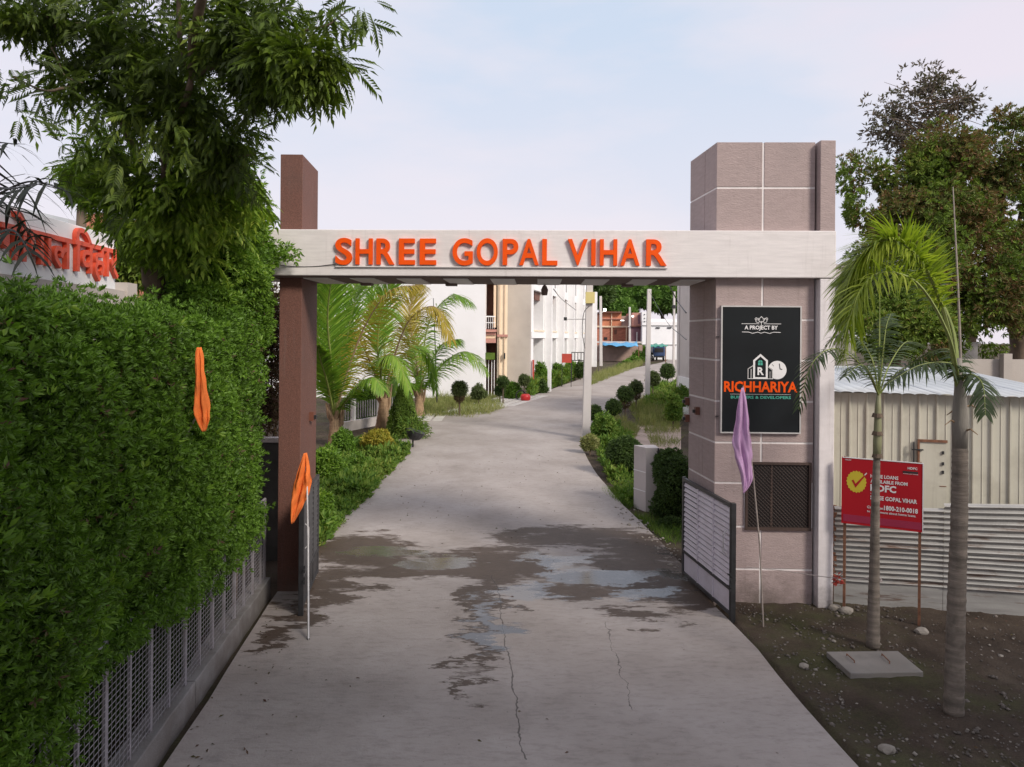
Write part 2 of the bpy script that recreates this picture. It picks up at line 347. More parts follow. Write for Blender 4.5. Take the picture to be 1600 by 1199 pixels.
def soil_material():
    t = NT('soil'); base = t.ramp(t.noise(1.1, 8, .65), [(.3, (.052,.038,.029)), (.55, (.095,.071,.054)), (.78, (.15,.12,.09))])
    gr = t.ramp(t.noise(.35, 6, .7), [(.5, 0), (.62, .6)]); base = t.mix(gr, base, (.085,.095,.035))
    fine = t.ramp(t.noise(38, 6, .8), [(.35, (.6,.6,.6)), (.62, (1.15,1.13,1.1))]); base = t.mix(.7, base, fine, 'MULTIPLY')
    t.l(base, t.b.inputs['Base Color']); t.b.inputs['Roughness'].default_value = .95; t.b.inputs['Specular IOR Level'].default_value = .2
    t.bump(t.math('ADD', t.noise(14, 8, .8), t.noise(50, 4, .7)), .9, .03); return t.m
M['soil'] = soil_material()

# ---------------------------------------------------------------- foliage helpers
def tpl_leaf(wd=.2, droop=.12):
    V = np.array([(0,0,0), (0,.5,-.04), (0,1,-droop), (-wd,.45,.06), (wd,.45,.06)]); Fc = np.array([(0,1,2,3), (0,4,2,1)]); return V, Fc
def tpl_join(items):
    Vs, Fs, b = [], [], 0
    for V, Fc in items: Vs.append(V); Fs.append(Fc+b); b += len(V)
    return np.vstack(Vs), np.vstack(Fs)
def rot(V, ax, a):
    return V @ np.array(Matrix.Rotation(a, 3, ax)).T
def tpl_sprig(n=6, wd=.17, tilt=50):
    it = []
    for k in range(n):
        V, Fc = tpl_leaf(wd, .15); V = V * (1, .62+.3*random.random(), 1)
        V = rot(V, 'X', R(-tilt + random.uniform(-18, 18) + 50)); V = rot(V, 'Y', R(random.uniform(-30, 30)))
        V = rot(V, 'Z', R(0))
        a = 2*math.pi*k/n + random.uniform(-.3, .3); sp = R(tilt)
        # leaf leaves the stem (y axis) at angle sp, in direction a round it
        V0, _ = tpl_leaf(wd, .15); V0 = V0 * (.62+.3*random.random()); V0 = rot(V0, 'X', sp*random.uniform(.6, 1.2)); V0 = rot(V0, 'Y', a)
        V0 = V0 + np.array((0, .35*k/n, 0)); it.append((V0, Fc))
    return tpl_join(it)
def tpl_neem(n=7, ll=.36, wd=.05):
    it = []
    for k in range(n):
        y = .18 + .75*k/n
        for s_ in (-1, 1):
            l_ = ll*(1 - .35*abs(k/n-.45))*random.uniform(.85, 1.1); bend = .28*l_
            V = np.array([(0,0,0), (s_*l_*.5, l_*.42+bend*.0, -.05*l_), (s_*l_*.80, l_*.70, -.25*l_), (s_*(l_*.42), l_*.42+wd*.9, .02), (s_*(l_*.55), l_*.42-wd*.9, .02)])
            V[2] = (s_*l_*.78, l_*.80+bend*.4, -.35*l_)
            V = V + np.array((0, y, -.18*y*y)); it.append((V, np.array([(0,1,2,3), (0,4,2,1)])))
    V = np.array([(0,1.02-.0,-.18), (0,1.12,-.22), (0,1.36,-.38), (-.07,1.15,-.22), (.07,1.15,-.22)]); it.append((V, np.array([(0,1,2,3), (0,4,2,1)])))
    V = np.array([(-.008,0,0), (.008,0,0), (.006,1.05,-.19), (-.006,1.05,-.19)]); it.append((V, np.array([(0,1,2,3)])))
    return tpl_join(it)
TPL = {'leaf': tpl_leaf(), 'thin': tpl_leaf(.09, .1), 'broad': tpl_leaf(.3, .1), 'sprig': tpl_sprig(), 'tuft': tpl_sprig(4, .2, 60), 'neem': tpl_neem(), 'neemlo': tpl_neem(4, .36, .10),
       'blade': (np.array([(-.02,0,0), (.02,0,0), (.014,.55,.03), (-.014,.55,.03), (0,1,.12), (0,1,.121)]), np.array([(0,1,2,3), (3,2,4,5)]))}
def mats_for(dirs, rolls):
    d = dirs / np.maximum(1e-9, np.linalg.norm(dirs, axis=1, keepdims=True))
    up = np.tile(np.array((0,0,1.0)), (len(d), 1)); bad = np.abs(d[:, 2]) > .97; up[bad] = (1, 0, 0)
    x = np.cross(d, up); x /= np.linalg.norm(x, axis=1, keepdims=True); z = np.cross(x, d)
    c, s_ = np.cos(rolls)[:, None], np.sin(rolls)[:, None]
    x2 = x*c + z*s_; z2 = -x*s_ + z*c
    return np.stack([x2, d, z2], axis=2)      # columns
def scatter(pos, dirs, size, tpl, rollj=.6):
    V, Fc = TPL[tpl]; n = len(pos)
    Mx = mats_for(dirs, RNG.normal(0, rollj, n)); W = np.einsum('nij,kj->nki', Mx, V) * np.asarray(size).reshape(-1, 1, 1) + pos[:, None, :]
    FF = (Fc[None] + (np.arange(n) * len(V))[:, None, None]).reshape(-1, Fc.shape[1])
    return W.reshape(-1, 3), FF
def merge(lst):
    b = 0; Vs, Fs = [], []
    for V, Fc in lst: Vs.append(V); Fs.append(Fc+b); b += len(V)
    return np.vstack(Vs), np.vstack(Fs)
def lump(p, s, a):
    return np.array([mnoise.noise(Vector(q)*s) for q in p]) * a
def blob_pts(c, r, n, shell=.55, lumps=.25, ls=1.5):
    """points in an uneven ellipsoid, thicker towards its surface; returns points and outward directions"""
    d = RNG.normal(size=(n, 3)); d /= np.linalg.norm(d, axis=1, keepdims=True)
    rr = 1 - shell * RNG.random(n)**1.8
    rr = rr * (1 + lump(d*1.0 + np.array(c), ls, lumps*2))
    r = np.array(r if hasattr(r, '__len__') else (r, r, r))
    return np.array(c) + d * r * rr[:, None], d
def foliage(name, mat, parent, blobs, size, tpl, shell=.55, lumps=.25, ls=1.5, grav=0., out=1., rnd=.8, kind='stuff', zmin=None):
    Ps, Ds = [], []
    for c, r, n in blobs:
        p, d = blob_pts(c, r, n, shell, lumps, ls); Ps.append(p); Ds.append(d*out + RNG.normal(size=d.shape)*rnd + np.array((0,0,-grav)))
    p = np.vstack(Ps); d = np.vstack(Ds)
    if zmin is not None: k = p[:, 2] > zmin; p, d = p[k], d[k]
    V, Fc = scatter(p, d, size*RNG.uniform(.65, 1.25, len(p)), tpl)
    return np_mesh(name, V, Fc, mat, parent, kind=kind)
def core(name, mat, parent, blobs, k=.72):
    import bmesh
    b = bmesh.new()
    for c, r, n in blobs:
        r = Vector(r if hasattr(r, '__len__') else (r, r, r)) * k; c = Vector(c) - origin(parent)
        g = bmesh.ops.create_icosphere(b, subdivisions=2, radius=1)
        for v in g['verts']: v.co = Vector((v.co.x*r.x, v.co.y*r.y, v.co.z*r.z)) * (1+.25*mnoise.noise(v.co*2+c)) + c
    me = bpy.data.meshes.new(name); b.to_mesh(me); b.free(); return link_mesh(name, me, mat, parent)
def spline(pts, n):
    pts = [Vector(p) for p in pts]; q = [2*pts[0]-pts[1]] + pts + [2*pts[-1]-pts[-2]]; outp = []
    m = len(pts)-1
    for i in range(n+1):
        t = i/n*m; k = min(int(t), m-1); t -= k; a, b, c, d = q[k:k+4]
        outp.append(.5*((2*b) + (c-a)*t + (2*a-5*b+4*c-d)*t*t + (-a+3*b-3*c+d)*t**3))
    return outp
def frond(parent, pts, nl, ll, mat, hang=.5, lift=.2, sweep=.8, plume=0., rad=.022, start=.12, wd=.022, name='frond', stem='stem', jit=.12, segs=3):
    """a pinnate palm leaf along the path pts: tapered rachis and two ranks of drooping leaflets"""
    path = spline(pts, 28); V, Fq = [], []
    def quad_strip(cs, ws, side):
        b = len(V)
        for c, w_ in zip(cs, ws): V.append(c - side*w_); V.append(c + side*w_)
        for i in range(len(cs)-1): Fq.append((b+2*i, b+2*i+1, b+2*i+3, b+2*i+2))
    m = MB(); m.tube(path, [rad*(1-.85*i/28) for i in range(29)], 5)
    for k in range(nl):
        s_ = start + (1-start)*(k+random.random()*.5)/nl; f = s_*28; i = min(27, int(f)); p = path[i].lerp(path[i+1], f-i)
        t = (path[i+1]-path[i]).normalized(); sd = t.cross(Vector((0,0,1)))
        if sd.length < .05: sd = Vector((1,0,0))
        sd.normalize(); nrm = sd.cross(t)
        q = (s_-start)/(1-start); prof = (math.sin(math.pi*(.12+.80*q))**.7)
        for sg in (-1, 1):
            l_ = ll*prof*random.uniform(.85, 1.1); a = plume*random.uniform(-1.5, 1.5)
            side = sd*sg*math.cos(a) + nrm*(lift+math.sin(a)*sg)
            d = (side + t*(sweep*(.55+.9*q)) + Vector((random.gauss(0,jit), random.gauss(0,jit), random.gauss(0,jit)))).normalized()
            c = [p.copy()]; dd = d.copy()
            for _ in range(segs): dd = (dd + Vector((0,0,-1))*hang/segs*1.4).normalized(); c.append(c[-1] + dd*l_/segs)
            wv = d.cross(nrm).normalized()
            quad_strip(c, [wd*.6] + [wd*(1-.30*j) for j in range(segs-1)] + [wd*.06], wv)
    fr = np_mesh(name, np.array([tuple(v) for v in V]), np.array(Fq), M[mat], parent)
    r_ = m.build('rachis', M[stem], fr if parent is not None else None)
    return fr
def limb(m, a, b, r0, r1, wob=.15, n=6, seg=8):
    a, b = Vector(a), Vector(b); pts = []
    for i in range(seg+1):
        t = i/seg; q = a.lerp(b, t); k = math.sin(math.pi*t)*wob
        pts.append(q + Vector((mnoise.noise(q*1.3+Vector((5,0,0))), mnoise.noise(q*1.3+Vector((0,9,0))), mnoise.noise(q*1.3)))*k)
    m.tube(pts, [r0+(r1-r0)*i/seg for i in range(seg+1)], n); return pts
def text_mesh(body, offset=.0, res=3):
    c = bpy.data.curves.new('t', 'FONT'); c.body = body; c.resolution_u = res; c.offset = offset; c.fill_mode = 'BOTH'; c.extrude = .5
    o = bpy.data.objects.new('t', c); COL.objects.link(o); bpy.context.view_layer.update()
    me = bpy.data.meshes.new_from_object(o.evaluated_get(bpy.context.evaluated_depsgraph_get()))
    V = np.array([v.co[:] for v in me.vertices]); Fc = [tuple(p.vertices) for p in me.polygons]
    bpy.data.objects.remove(o); bpy.data.curves.remove(c); bpy.data.meshes.remove(me)
    lo, hi = V.min(0), V.max(0); V = (V-lo)/(hi-lo); return V, Fc
def place_text(body, name, O, a, b, n, a0, a1, b0, b1, d0, d1, mat, parent, offset=.012, res=3):
    """text filling the rectangle a0..a1 x b0..b1 of the frame (O; a, b), standing off it along n from d0 to d1"""
    V, Fc = text_mesh(body, offset, res)
    W = [O + a*(a0+(a1-a0)*x) + b*(b0+(b1-b0)*y) + n*(d0+(d1-d0)*z) for x, y, z in V]
    return MB().add(W, Fc).build(name, mat, parent)

# ================================================================ SETTING
ys = [-40, -10, 0, 5, 10, 14, 20, 30, 40, 50, 60, 80, 100, 150, 250, 600]; xs = [-400, -100, -40, -15, -5, 0, 5, 15, 40, 100, 400]
m = MB(); m.add([(x, y, gz(y)-.0) for y in ys for x in xs], [(j*len(xs)+i, j*len(xs)+i+1, (j+1)*len(xs)+i+1, (j+1)*len(xs)+i) for j in range(len(ys)-1) for i in range(len(xs)-1)])
tag(m.build('ground', M['soil']), kind='structure')

# the drive: edges by distance
LE = [(-2.2, -4), (-2.80, 3), (XL(5), 5), (XL(6.87), 6.87), (XL(9), 9), (XL(11.4), 11.4), (-3.64, 13.9), (-3.95, 19), (-4.05, 23.7), (-4.0, 28), (-3.6, 32.5), (-1.7, 36.5), (0.1, 40.5), (1.8, 45), (3.9, 52), (6.8, 61), (12.0, 72), (16.5, 82), (19, 89.5)]
RE = [(3.9, -4), (3.50, 3), (3.36, 5), (3.21, 6.87), (3.13, 9), (3.02, 11.4), (2.92, 13.9), (2.55, 18), (2.38, 22), (2.5, 26), (3.1, 30), (4.6, 34.5), (6.3, 39), (8.0, 44), (11.2, 52), (15.5, 61), (20.5, 72), (24, 82), (26, 89.5)]
def densify(e):
    o = []
    for (x0, y0), (x1, y1) in zip(e, e[1:]):
        k = max(2, int(math.hypot(x1-x0, y1-y0)/.5))
        for i in range(k): o.append((x0+(x1-x0)*i/k, y0+(y1-y0)*i/k))
    return o
# resample both edges to equal count
def resamp(e, n):
    q = spline([(x, y, 0) for x, y in e], 4*(len(e)-1)); d = [0]
    for a, b in zip(q, q[1:]): d.append(d[-1]+(b-a).length)
    o = []
    for i in range(n):
        t = d[-1]*i/(n-1); k = max(j for j in range(len(d)) if d[j] <= t+1e-9); k = min(k, len(q)-2); o.append(q[k].lerp(q[k+1], (t-d[k])/max(1e-9, d[k+1]-d[k])))
    return o
NS = 140; le, re_ = resamp(LE, NS), resamp(RE, NS); m = MB(); V = []; RT = .07; NC = 8
for i in range(NS):
    a, b = le[i].copy(), re_[i].copy()
    a.x += .035*mnoise.noise(Vector((0, a.y*2.2, 0))); b.x += .05*mnoise.noise(Vector((9, b.y*2.2, 0)))
    V.append((a.x, a.y, gz(a.y)-.1))
    for c in range(NC+1):
        q = a.lerp(b, c/NC); V.append((q.x, q.y, gz(q.y)+RT))
    V.append((b.x, b.y, gz(b.y)-.1))
k = NC+3; m.add(V, [(j*k+i, j*k+i+1, (j+1)*k+i+1, (j+1)*k+i) for j in range(NS-1) for i in range(k-1)])
tag(m.build('road', M['road']), kind='structure')

# rough verge of soil on the right of the drive and by the shed
m = MB(); nx, ny = 110, 110; V = []
for j in range(ny+1):
    for i in range(nx+1):
        y = 4.6+(13.2-4.6)*j/ny; x0 = 3.36-.05*(y-5); x = x0+(9.5-x0)*i/nx
        q = Vector((x, y, 0)); z = .022+.03*mnoise.noise(q*1.6)+.022*mnoise.noise(q*5)+.012*mnoise.noise(q*13)
        if i == 0: z = -.02
        V.append((x, y, z + (.03 if i > 0 else 0)))
m.add(V, [(j*(nx+1)+i, j*(nx+1)+i+1, (j+1)*(nx+1)+i+1, (j+1)*(nx+1)+i) for j in range(ny) for i in range(nx)])
tag(m.build('soil_verge', M['soil'], smooth=True), kind='structure')
def pebbles(name, n, reg, smin, smax, mat):
    oc = np.array([(1,0,0),(-1,0,0),(0,1,0),(0,-1,0),(0,0,1),(0,0,-1)])*1.0; tf = np.array([(0,2,4),(2,1,4),(1,3,4),(3,0,4),(2,0,5),(1,2,5),(3,1,5),(0,3,5)])
    Vs, Fs = [], []
    for i in range(n):
        x, y, z = reg(); s_ = random.uniform(smin, smax)*(1 if random.random() < .9 else 2)
        A = oc*np.array((random.uniform(.7,1.3), random.uniform(.7,1.3), random.uniform(.4,.8)))*s_
        A = rot(rot(A, 'Z', random.random()*6), 'X', random.random()*.6); Vs.append(A+np.array((x,y,z))); Fs.append(tf+6*i)
    return np_mesh(name, np.vstack(Vs), np.vstack(Fs), mat)
def regv():
    y = 5.2+7*random.random()**.9; return random.uniform(3.3, 3.3+5.5*random.random()**.6), y, .055
tag(pebbles('gravel', 2600, regv, .006, .02, M['gravel']), 'small grey stones and litter scattered over the bare soil by the drive', 'gravel', kind='stuff')
tag(pebbles('pale_chips', 300, regv, .008, .024, M['stone']), 'pale stone chips strewn on the bare soil in front of the shed', 'stone chips', kind='stuff')
def stone(px, py, r, label, grp=None):
    c = G(px, py, .05); b = core('stone', M['stone'], None, [((c.x, c.y, c.z+r*.3), (r, r*.8, r*.6), 0)], 1.0); tag(b, label, 'stone', grp); return b
stone(1322, 958, .10, 'pale broken block at the foot of the left post of the red board')
stone(1440, 990, .09, 'pale broken block at the foot of the right post of the red board')
stone(1304, 953, .09, 'small pale rubble piece beside the foot of the white pilaster')
stone(1003, 1060, .0001, 'x').name = 'tmp'; bpy.data.objects.remove(bpy.data.objects['tmp'])
stone(1256, 1043, .06, 'flat pale stone lying on the soil left of the manhole slab')
stone(1385, 1175, .08, 'half buried pale stone low on the soil near the thick palm')
stone(1303, 1003, .03, 'small white stone just above the left end of the manhole slab')

Ps_ = []
for i in range(520):
    y = random.uniform(5, 24); side = random.random()
    x = XL(min(y, 13.9))+abs(random.gauss(0, .35))+.05 if side < .45 else (random.uniform(3.3, 7.5) if side < .8 and y < 12 else random.uniform(-2.8, 2.6))
    Ps_.append((x, y, gz(y)+(RT+.006 if x < 2.9 else .075)))
Ps_ = np.array(Ps_); D_ = RNG.normal(size=Ps_.shape)*np.array((1, 1, .12))
Vl, Fl = scatter(Ps_, D_, RNG.uniform(.03, .065, len(Ps_)), 'leaf', .5)
tag(np_mesh('fallen_leaves', Vl, Fl, M['dry']), 'small dry leaves fallen along the edge of the drive and on the soil', 'fallen leaves', kind='stuff')
def regr():
    p_ = G(random.uniform(1005, 1070)+random.uniform(-8, 8), 0+840); y = random.uniform(12.4, 17); return 2.95-.09*(y-12.4)+random.gauss(.05, .16), y, gz(y)+.075
tag(pebbles('rubble_chips', 110, regr, .010, .034, M['stone']), 'white mortar chips and rubble along the right edge of the drive by the tower', 'rubble', kind='stuff')

# ================================================================ GATE
# ---- right tower
T = thing('gate_tower', 'mauve gate tower with white joints carrying the black board on the right of the drive', 'gate tower', (3.8, 11.6, 0))
A = Vector((3.045, 11.06, 0)); B = Vector((4.50, 11.02, 0)); A2 = Vector((2.945, 12.28, 0)); TOP = 6.94
a = (B-A).normalized(); n = Vector((a.y, -a.x, 0))    # front frame, n towards the camera
s = (A2-A).normalized(); ns = Vector((-s.y, s.x, 0)); ns = ns if ns.x < 0 else -ns
Z = Vector((0, 0, 1)); LW = (B-A).length; SW = (A2-A).length
m = MB(); m.prism([A+(-n+(-ns))*.008, B-n*.008, Vector((4.50, 12.28, 0)), A2-ns*.008], Z*(TOP-.01)); recalc(m.build('core', M['joint'], T))
zj = [-.05, .56, 1.195, 1.846, 2.45, 3.07, 3.684, 4.29, 4.92]; zt = [5.58, 6.26, TOP]
J = .015; split = .69
def fpanel(O, d, nn, u0, u1, z0, z1):
    MB().obox(O, d, -nn, Z, u0, u1, -.0, .012, z0, z1).build('panel', M['panel'], T, bevel=.003)
for z0, z1 in list(zip(zj, zj[1:])) + list(zip(zt, zt[1:])):
    z0 += J; z1 -= J if z1 < 6.9 else 0
    if z0 > 1.19 and z1 < 2.2:            # beside the window opening
        fpanel(A, a, n, 0, .44, z0, z1)
    elif 1 < z0 < 1.2: pass
    else:
        fpanel(A, a, n, 0, split-J, z0, z1); fpanel(A, a, n, split+J, LW, z0, z1)
    for u0, u1 in ((0.004, .52-J*.6), (.52+J*.6, SW)):
        MB().obox(A, s, -ns, Z, u0, u1, -.0, .012, z0, z1).build('panel', M['panel'], T, bevel=.003)
part('panel', M['panel'], T, (4.505, 4.74, 11.502, 12.3, 0, 4.895)); part('panel', M['panel'], T, (4.505, 4.74, 11.502, 12.3, 5.6, TOP))
# pilaster and beam (one white frame)
part('pilaster', M['pilaster'], T, (4.53, 4.755, 10.88, 11.5, -.05, 4.895), bevel=.01)
part('pilaster', M['panel'], T, (4.53, 4.755, 10.90, 11.5, 5.60, 6.94), bevel=.008)
part('ledge', M['palegrey'], T, (4.757, 4.86, 11.2, 12.2, 5.05, 5.55))
part('ledge', M['dark'], T, (4.757, 4.85, 11.22, 12.15, 4.98, 5.048))
# window with mesh grille
W = MB(); wa0, wa1, wz0, wz1 = .455, LW-.03, 1.15, 2.165
win = MB().obox(A, a, -n, Z, wa0+.03, wa1-.03, -.004, .006, wz0+.03, wz1-.03).build('window', M['window'], T)
fr = MB()
for q in ((wa0, wa0+.035, wz0, wz1), (wa1-.035, wa1, wz0, wz1), (wa0+.035, wa1-.035, wz1-.035, wz1), (wa0+.035, wa1-.035, wz0, wz0+.045)):
    fr.obox(A, a, -n, Z, q[0], q[1], -.034, .006, q[2], q[3])
fr.build('frame', M['grille'], win)
g = MB(); st = .055; W0, H0 = wa1-wa0-.07, wz1-wz0-.08
for sg in (1, -1):
    k = -H0
    while k < W0:
        x0, x1 = max(0, k), min(W0, k+H0)
        if x1 > x0:
            y0, y1 = x0-k, x1-k
            if sg < 0: y0, y1 = H0-y0, H0-y1
            p0 = A + a*(wa0+.035+x0) + Z*(wz0+.045+y0) + n*(.018+.003*sg); p1 = A + a*(wa0+.035+x1) + Z*(wz0+.045+y1) + n*(.018+.003*sg)
            g.tube([p0, p1], .0028, 3, False)
        k += st
g.build('grille', M['grille'], win, kind='stuff')
MB().obox(A, a, -n, Z, .83, .86, -.014, -.006, wz0+.05, wz1-.04).build('mullion', M['grille'], win)
# small brackets on the tower side
for yy, zz in ((11.72, 2.79), (12.22, 2.62), (12.23, 2.9)):
    bx = 3.045 - (yy-11.06)*.082
    b = MB().box(bx-.07, bx-.003, yy, yy+.10, zz, zz+.12).build('bracket', M['wood'], T); MB().box(bx-.11, bx-.072, yy+.02, yy+.07, zz+.03, zz+.08).build('hook', M['dark'], b)
# ---- left pillar
PL = thing('gate_pillar', 'slim brown textured gate pillar on the left of the drive', 'pillar', (-3.4, 11.9, 0))
m = MB(); f0, f1, b1_, b0_ = Vector((-3.575, 11.35, -.05)), Vector((-3.235, 11.35, -.05)), Vector((-3.30, 12.5, -.05)), Vector((-3.64, 12.5, -.05))
recalc(m.prism([f0, f1, b1_, b0_], Z*6.83).build('shaft', M['brown'], PL, bevel=.008))
b = MB().box(-3.27, -3.20, 11.95, 12.05, 2.62, 2.76).build('bracket', M['wood'], PL); MB().box(-3.198, -3.16, 11.97, 12.02, 2.65, 2.71).build('hook', M['dark'], b)
# ---- beam
BM = thing('gate_beam', 'white plastered gate beam spanning the drive with orange raised lettering', 'gate beam', (0, 11.2, 4.9))
BL, BR = Vector((-4.15, 11.17, 4.905)), Vector((4.755, 10.865, 4.905)); ba = (BR-BL).normalized(); bn = Vector((ba.y, -ba.x, 0)); BW = (BR-BL).length
MB().obox(BL, ba, -bn, Z, 0, BW, 0, 1.42, 0, .695).build('beam', M['beam'], BM, bevel=.012)
# soffit: brown field with pale panels
x = .95; sof = MB().obox(BL, ba, -bn, Z, .45, BW-1.75, .05, 1.40, -.02, -.003).build('soffit', M['soffit'], BM)
while x < BW-2.0:
    MB().obox(BL, ba, -bn, Z, x, x+.37, .16, 1.30, -.034, -.021).build('light_panel', M['lightpanel'], BM); x += .715
for xx in (1.62, 3.02, 5.9):
    sp = MB().obox(BL, ba, -bn, Z, xx, xx+.18, 1.02, 1.2, -.07, -.021).build('spotlight', M['soffit'], BM)
lamp = MB().cyl(P(851, 447, 12.3), .045, -.02, 10); p_ = P(851, 441, 12.3)
ln = MB().tube([p_+Z*.03, p_-Z*.06], [.02, .02], 6).tube([p_-Z*.06, p_-Z*.13, p_-Z*.22], [.03, .06, .045], 10).build('hanging_lamp', M['soffit'], BM)
# lettering: every letter a part
def bpx(px): # along-beam position of a bearing on the beam's front face
    t0, t1 = 0, BW
    for _ in range(40):
        t = (t0+t1)/2; q = BL + ba*t; X = 800 + F*q.x/q.y
        if X < px: t0 = t
        else: t1 = t
    return t
LT = [('S',524,550),('H',555.5,582),('R',588,616),('E',623,648),('E',655.5,681),('G',706.5,738),('O',744,777),('P',784.5,809),('A',810.5,841),('L',846,870),
      ('V',886,917),('I',922.5,929.5),('H',936,963),('A',968,998),('R',1008,1040)]
for ch, x0, x1 in LT:
    ex = .008 if ch in 'SGO' else 0
    place_text(ch, 'letter', BL, ba, Z, bn, bpx(x0), bpx(x1), .165-ex, .555+ex, .006, .05, M['orange'], BM, offset=.020, res=6)
MB().obox(BL, ba, -bn, Z, bpx(524), bpx(1042), -.03, -.001, .128, .142).build('ledge', M['beam'], BM)
cb = [P(400, 405, 11.13), P(440, 415, 11.13), P(485, 417, 11.13), P(525, 413, 11.1)]
MB().tube(spline(cb, 10), .006, 4).build('cable', M['cable'], BM)

# ---- black board on the tower
SB = thing('signboard', 'black project board with clock and house logo mounted on the mauve gate tower', 'sign', tuple(A+a*.6+n*.02+Z*3.5))
u0, u1, z0, z1 = .09, 1.235, 2.615, 4.475
MB().obox(A, a, n, Z, u0, u1, .005, .045, z0, z1).build('panel', M['black'], SB)
for q in ((u0-.02, u0, z0-.02, z1+.02), (u1, u1+.02, z0-.02, z1+.02), (u0, u1, z1, z1+.02), (u0, u1, z0-.02, z0)):
    MB().obox(A, a, n, Z, q[0], q[1], .003, .055, q[2], q[3]).build('frame', M['greyframe'], SB)
SO = A + a*u0 + Z*z1; sw, sh = u1-u0, z1-z0
def S(x): return (x-103)/(690-103)*sw           # from the board's own layout
def Tt(y): return -(y-110)/(1062-110)*sh
def stext(body, nm, x0, x1, y0, y1, mat, off=.012): return place_text(body, nm, SO, a, Z, n, S(x0), S(x1), Tt(y1), Tt(y0), .046, .05, M[mat], SB, off, 2)
stext('A PROJECT BY', 'lettering', 270, 522, 250, 290, 'printwhite', .03)
stext('RICHHARIYA', 'lettering', 118, 672, 675, 758, 'orange', .03)
stext('BUILDERS & DEVELOPERS', 'lettering', 170, 624, 786, 808, 'teal', .02)
def sline(pts, wd, nm, mat, d=.049):
    m_ = MB()
    for (xa, ya), (xb, yb) in zip(pts, pts[1:]):
        p0, p1 = SO+a*S(xa)+Z*Tt(ya)+n*d, SO+a*S(xb)+Z*Tt(yb)+n*d; t_ = (p1-p0).normalized(); sd = t_.cross(n)*wd
        m_.add([p0-sd-t_*wd*.5, p0+sd-t_*wd*.5, p1+sd+t_*wd*.5, p1-sd+t_*wd*.5], [(0,1,2,3)])
    return m_.build(nm, M[mat], SB)
def circ(cx, cy, rx, n_=24, a0=0, a1=360): return [(cx+rx*math.cos(R(a0+(a1-a0)*i/n_)), cy+rx*math.sin(R(a0+(a1-a0)*i/n_))) for i in range(n_+1)]
def spoly(pts, nm, mat, d=.048): return MB().add([SO+a*S(x)+Z*Tt(y)+n*d for x, y in pts], [tuple(range(len(pts)))]).build(nm, M[mat], SB)
sline([(248,237), (380,237)], .0035, 'rule', 'printwhite'); sline([(415,237), (545,237)], .0035, 'rule', 'printwhite')
sline([(252,300), (300,300), (330,310), (370,300), (395,309), (420,300), (460,310), (490,300), (542,302)], .004, 'rule', 'printwhite')
sline(circ(397,206,24,4), .004, 'ornament', 'printwhite'); sline(circ(370,212,16,12,30,330)+circ(358,200,9,8,90,300), .004, 'ornament', 'printwhite'); sline(circ(424,212,16,12,-150,150)+circ(436,200,9,8,-120,90), .004, 'ornament', 'printwhite'); sline([(397,216),(397,248)], .004, 'ornament', 'printwhite')
spoly(circ(520,588,70,40)[:-1], 'clock_face', 'printwhite', .0475); sline([(535,540),(541,580),(556,582)], .006, 'clock_hand', 'black', .0495); sline([(482,545),(492,558)], .003, 'clock_hand', 'black', .0495)
sline([(299,654),(299,580),(337,556)], .006, 'logo_house', 'greyframe', .0505); sline([(322,654),(322,582)], .006, 'logo_house', 'greyframe', .0505)
spoly([(450,560),(486,585),(486,655),(450,655)], 'logo_house', 'black', .049); sline([(452,566),(482,588),(482,652)], .005, 'logo_house', 'greyframe', .0505); sline([(465,600),(465,652)], .004, 'logo_house', 'greyframe', .0505)
spoly([(337,655),(337,515),(392,466),(448,515),(448,655)], 'logo_house', 'printwhite', .0515); spoly([(352,643),(352,521),(392,486),(433,521),(433,643)], 'logo_house', 'black', .0525)
sline([(296,655),(488,655)], .004, 'logo_house', 'printwhite', .053)
spoly(circ(391,530,17,12,180,360)+[(408,552),(374,552)], 'logo_window', 'teal', .0535); sline([(391,513),(391,552)], .0025, 'logo_window', 'black', .0545); sline([(374,532),(408,532)], .0025, 'logo_window', 'black', .0545)
place_text('R', 'lettering', SO, a, Z, n, S(370), S(418), Tt(627), Tt(567), .053, .055, M['printwhite'], SB, .03, 2)
sline([(165,774),(622,774)], .0025, 'rule', 'greyframe')
for yy in (337, 945): MB().obox(SO, a, n, Z, S(60), S(82), .0, .03, Tt(yy+3), Tt(yy-3)).build('nail', M['dark'], SB)

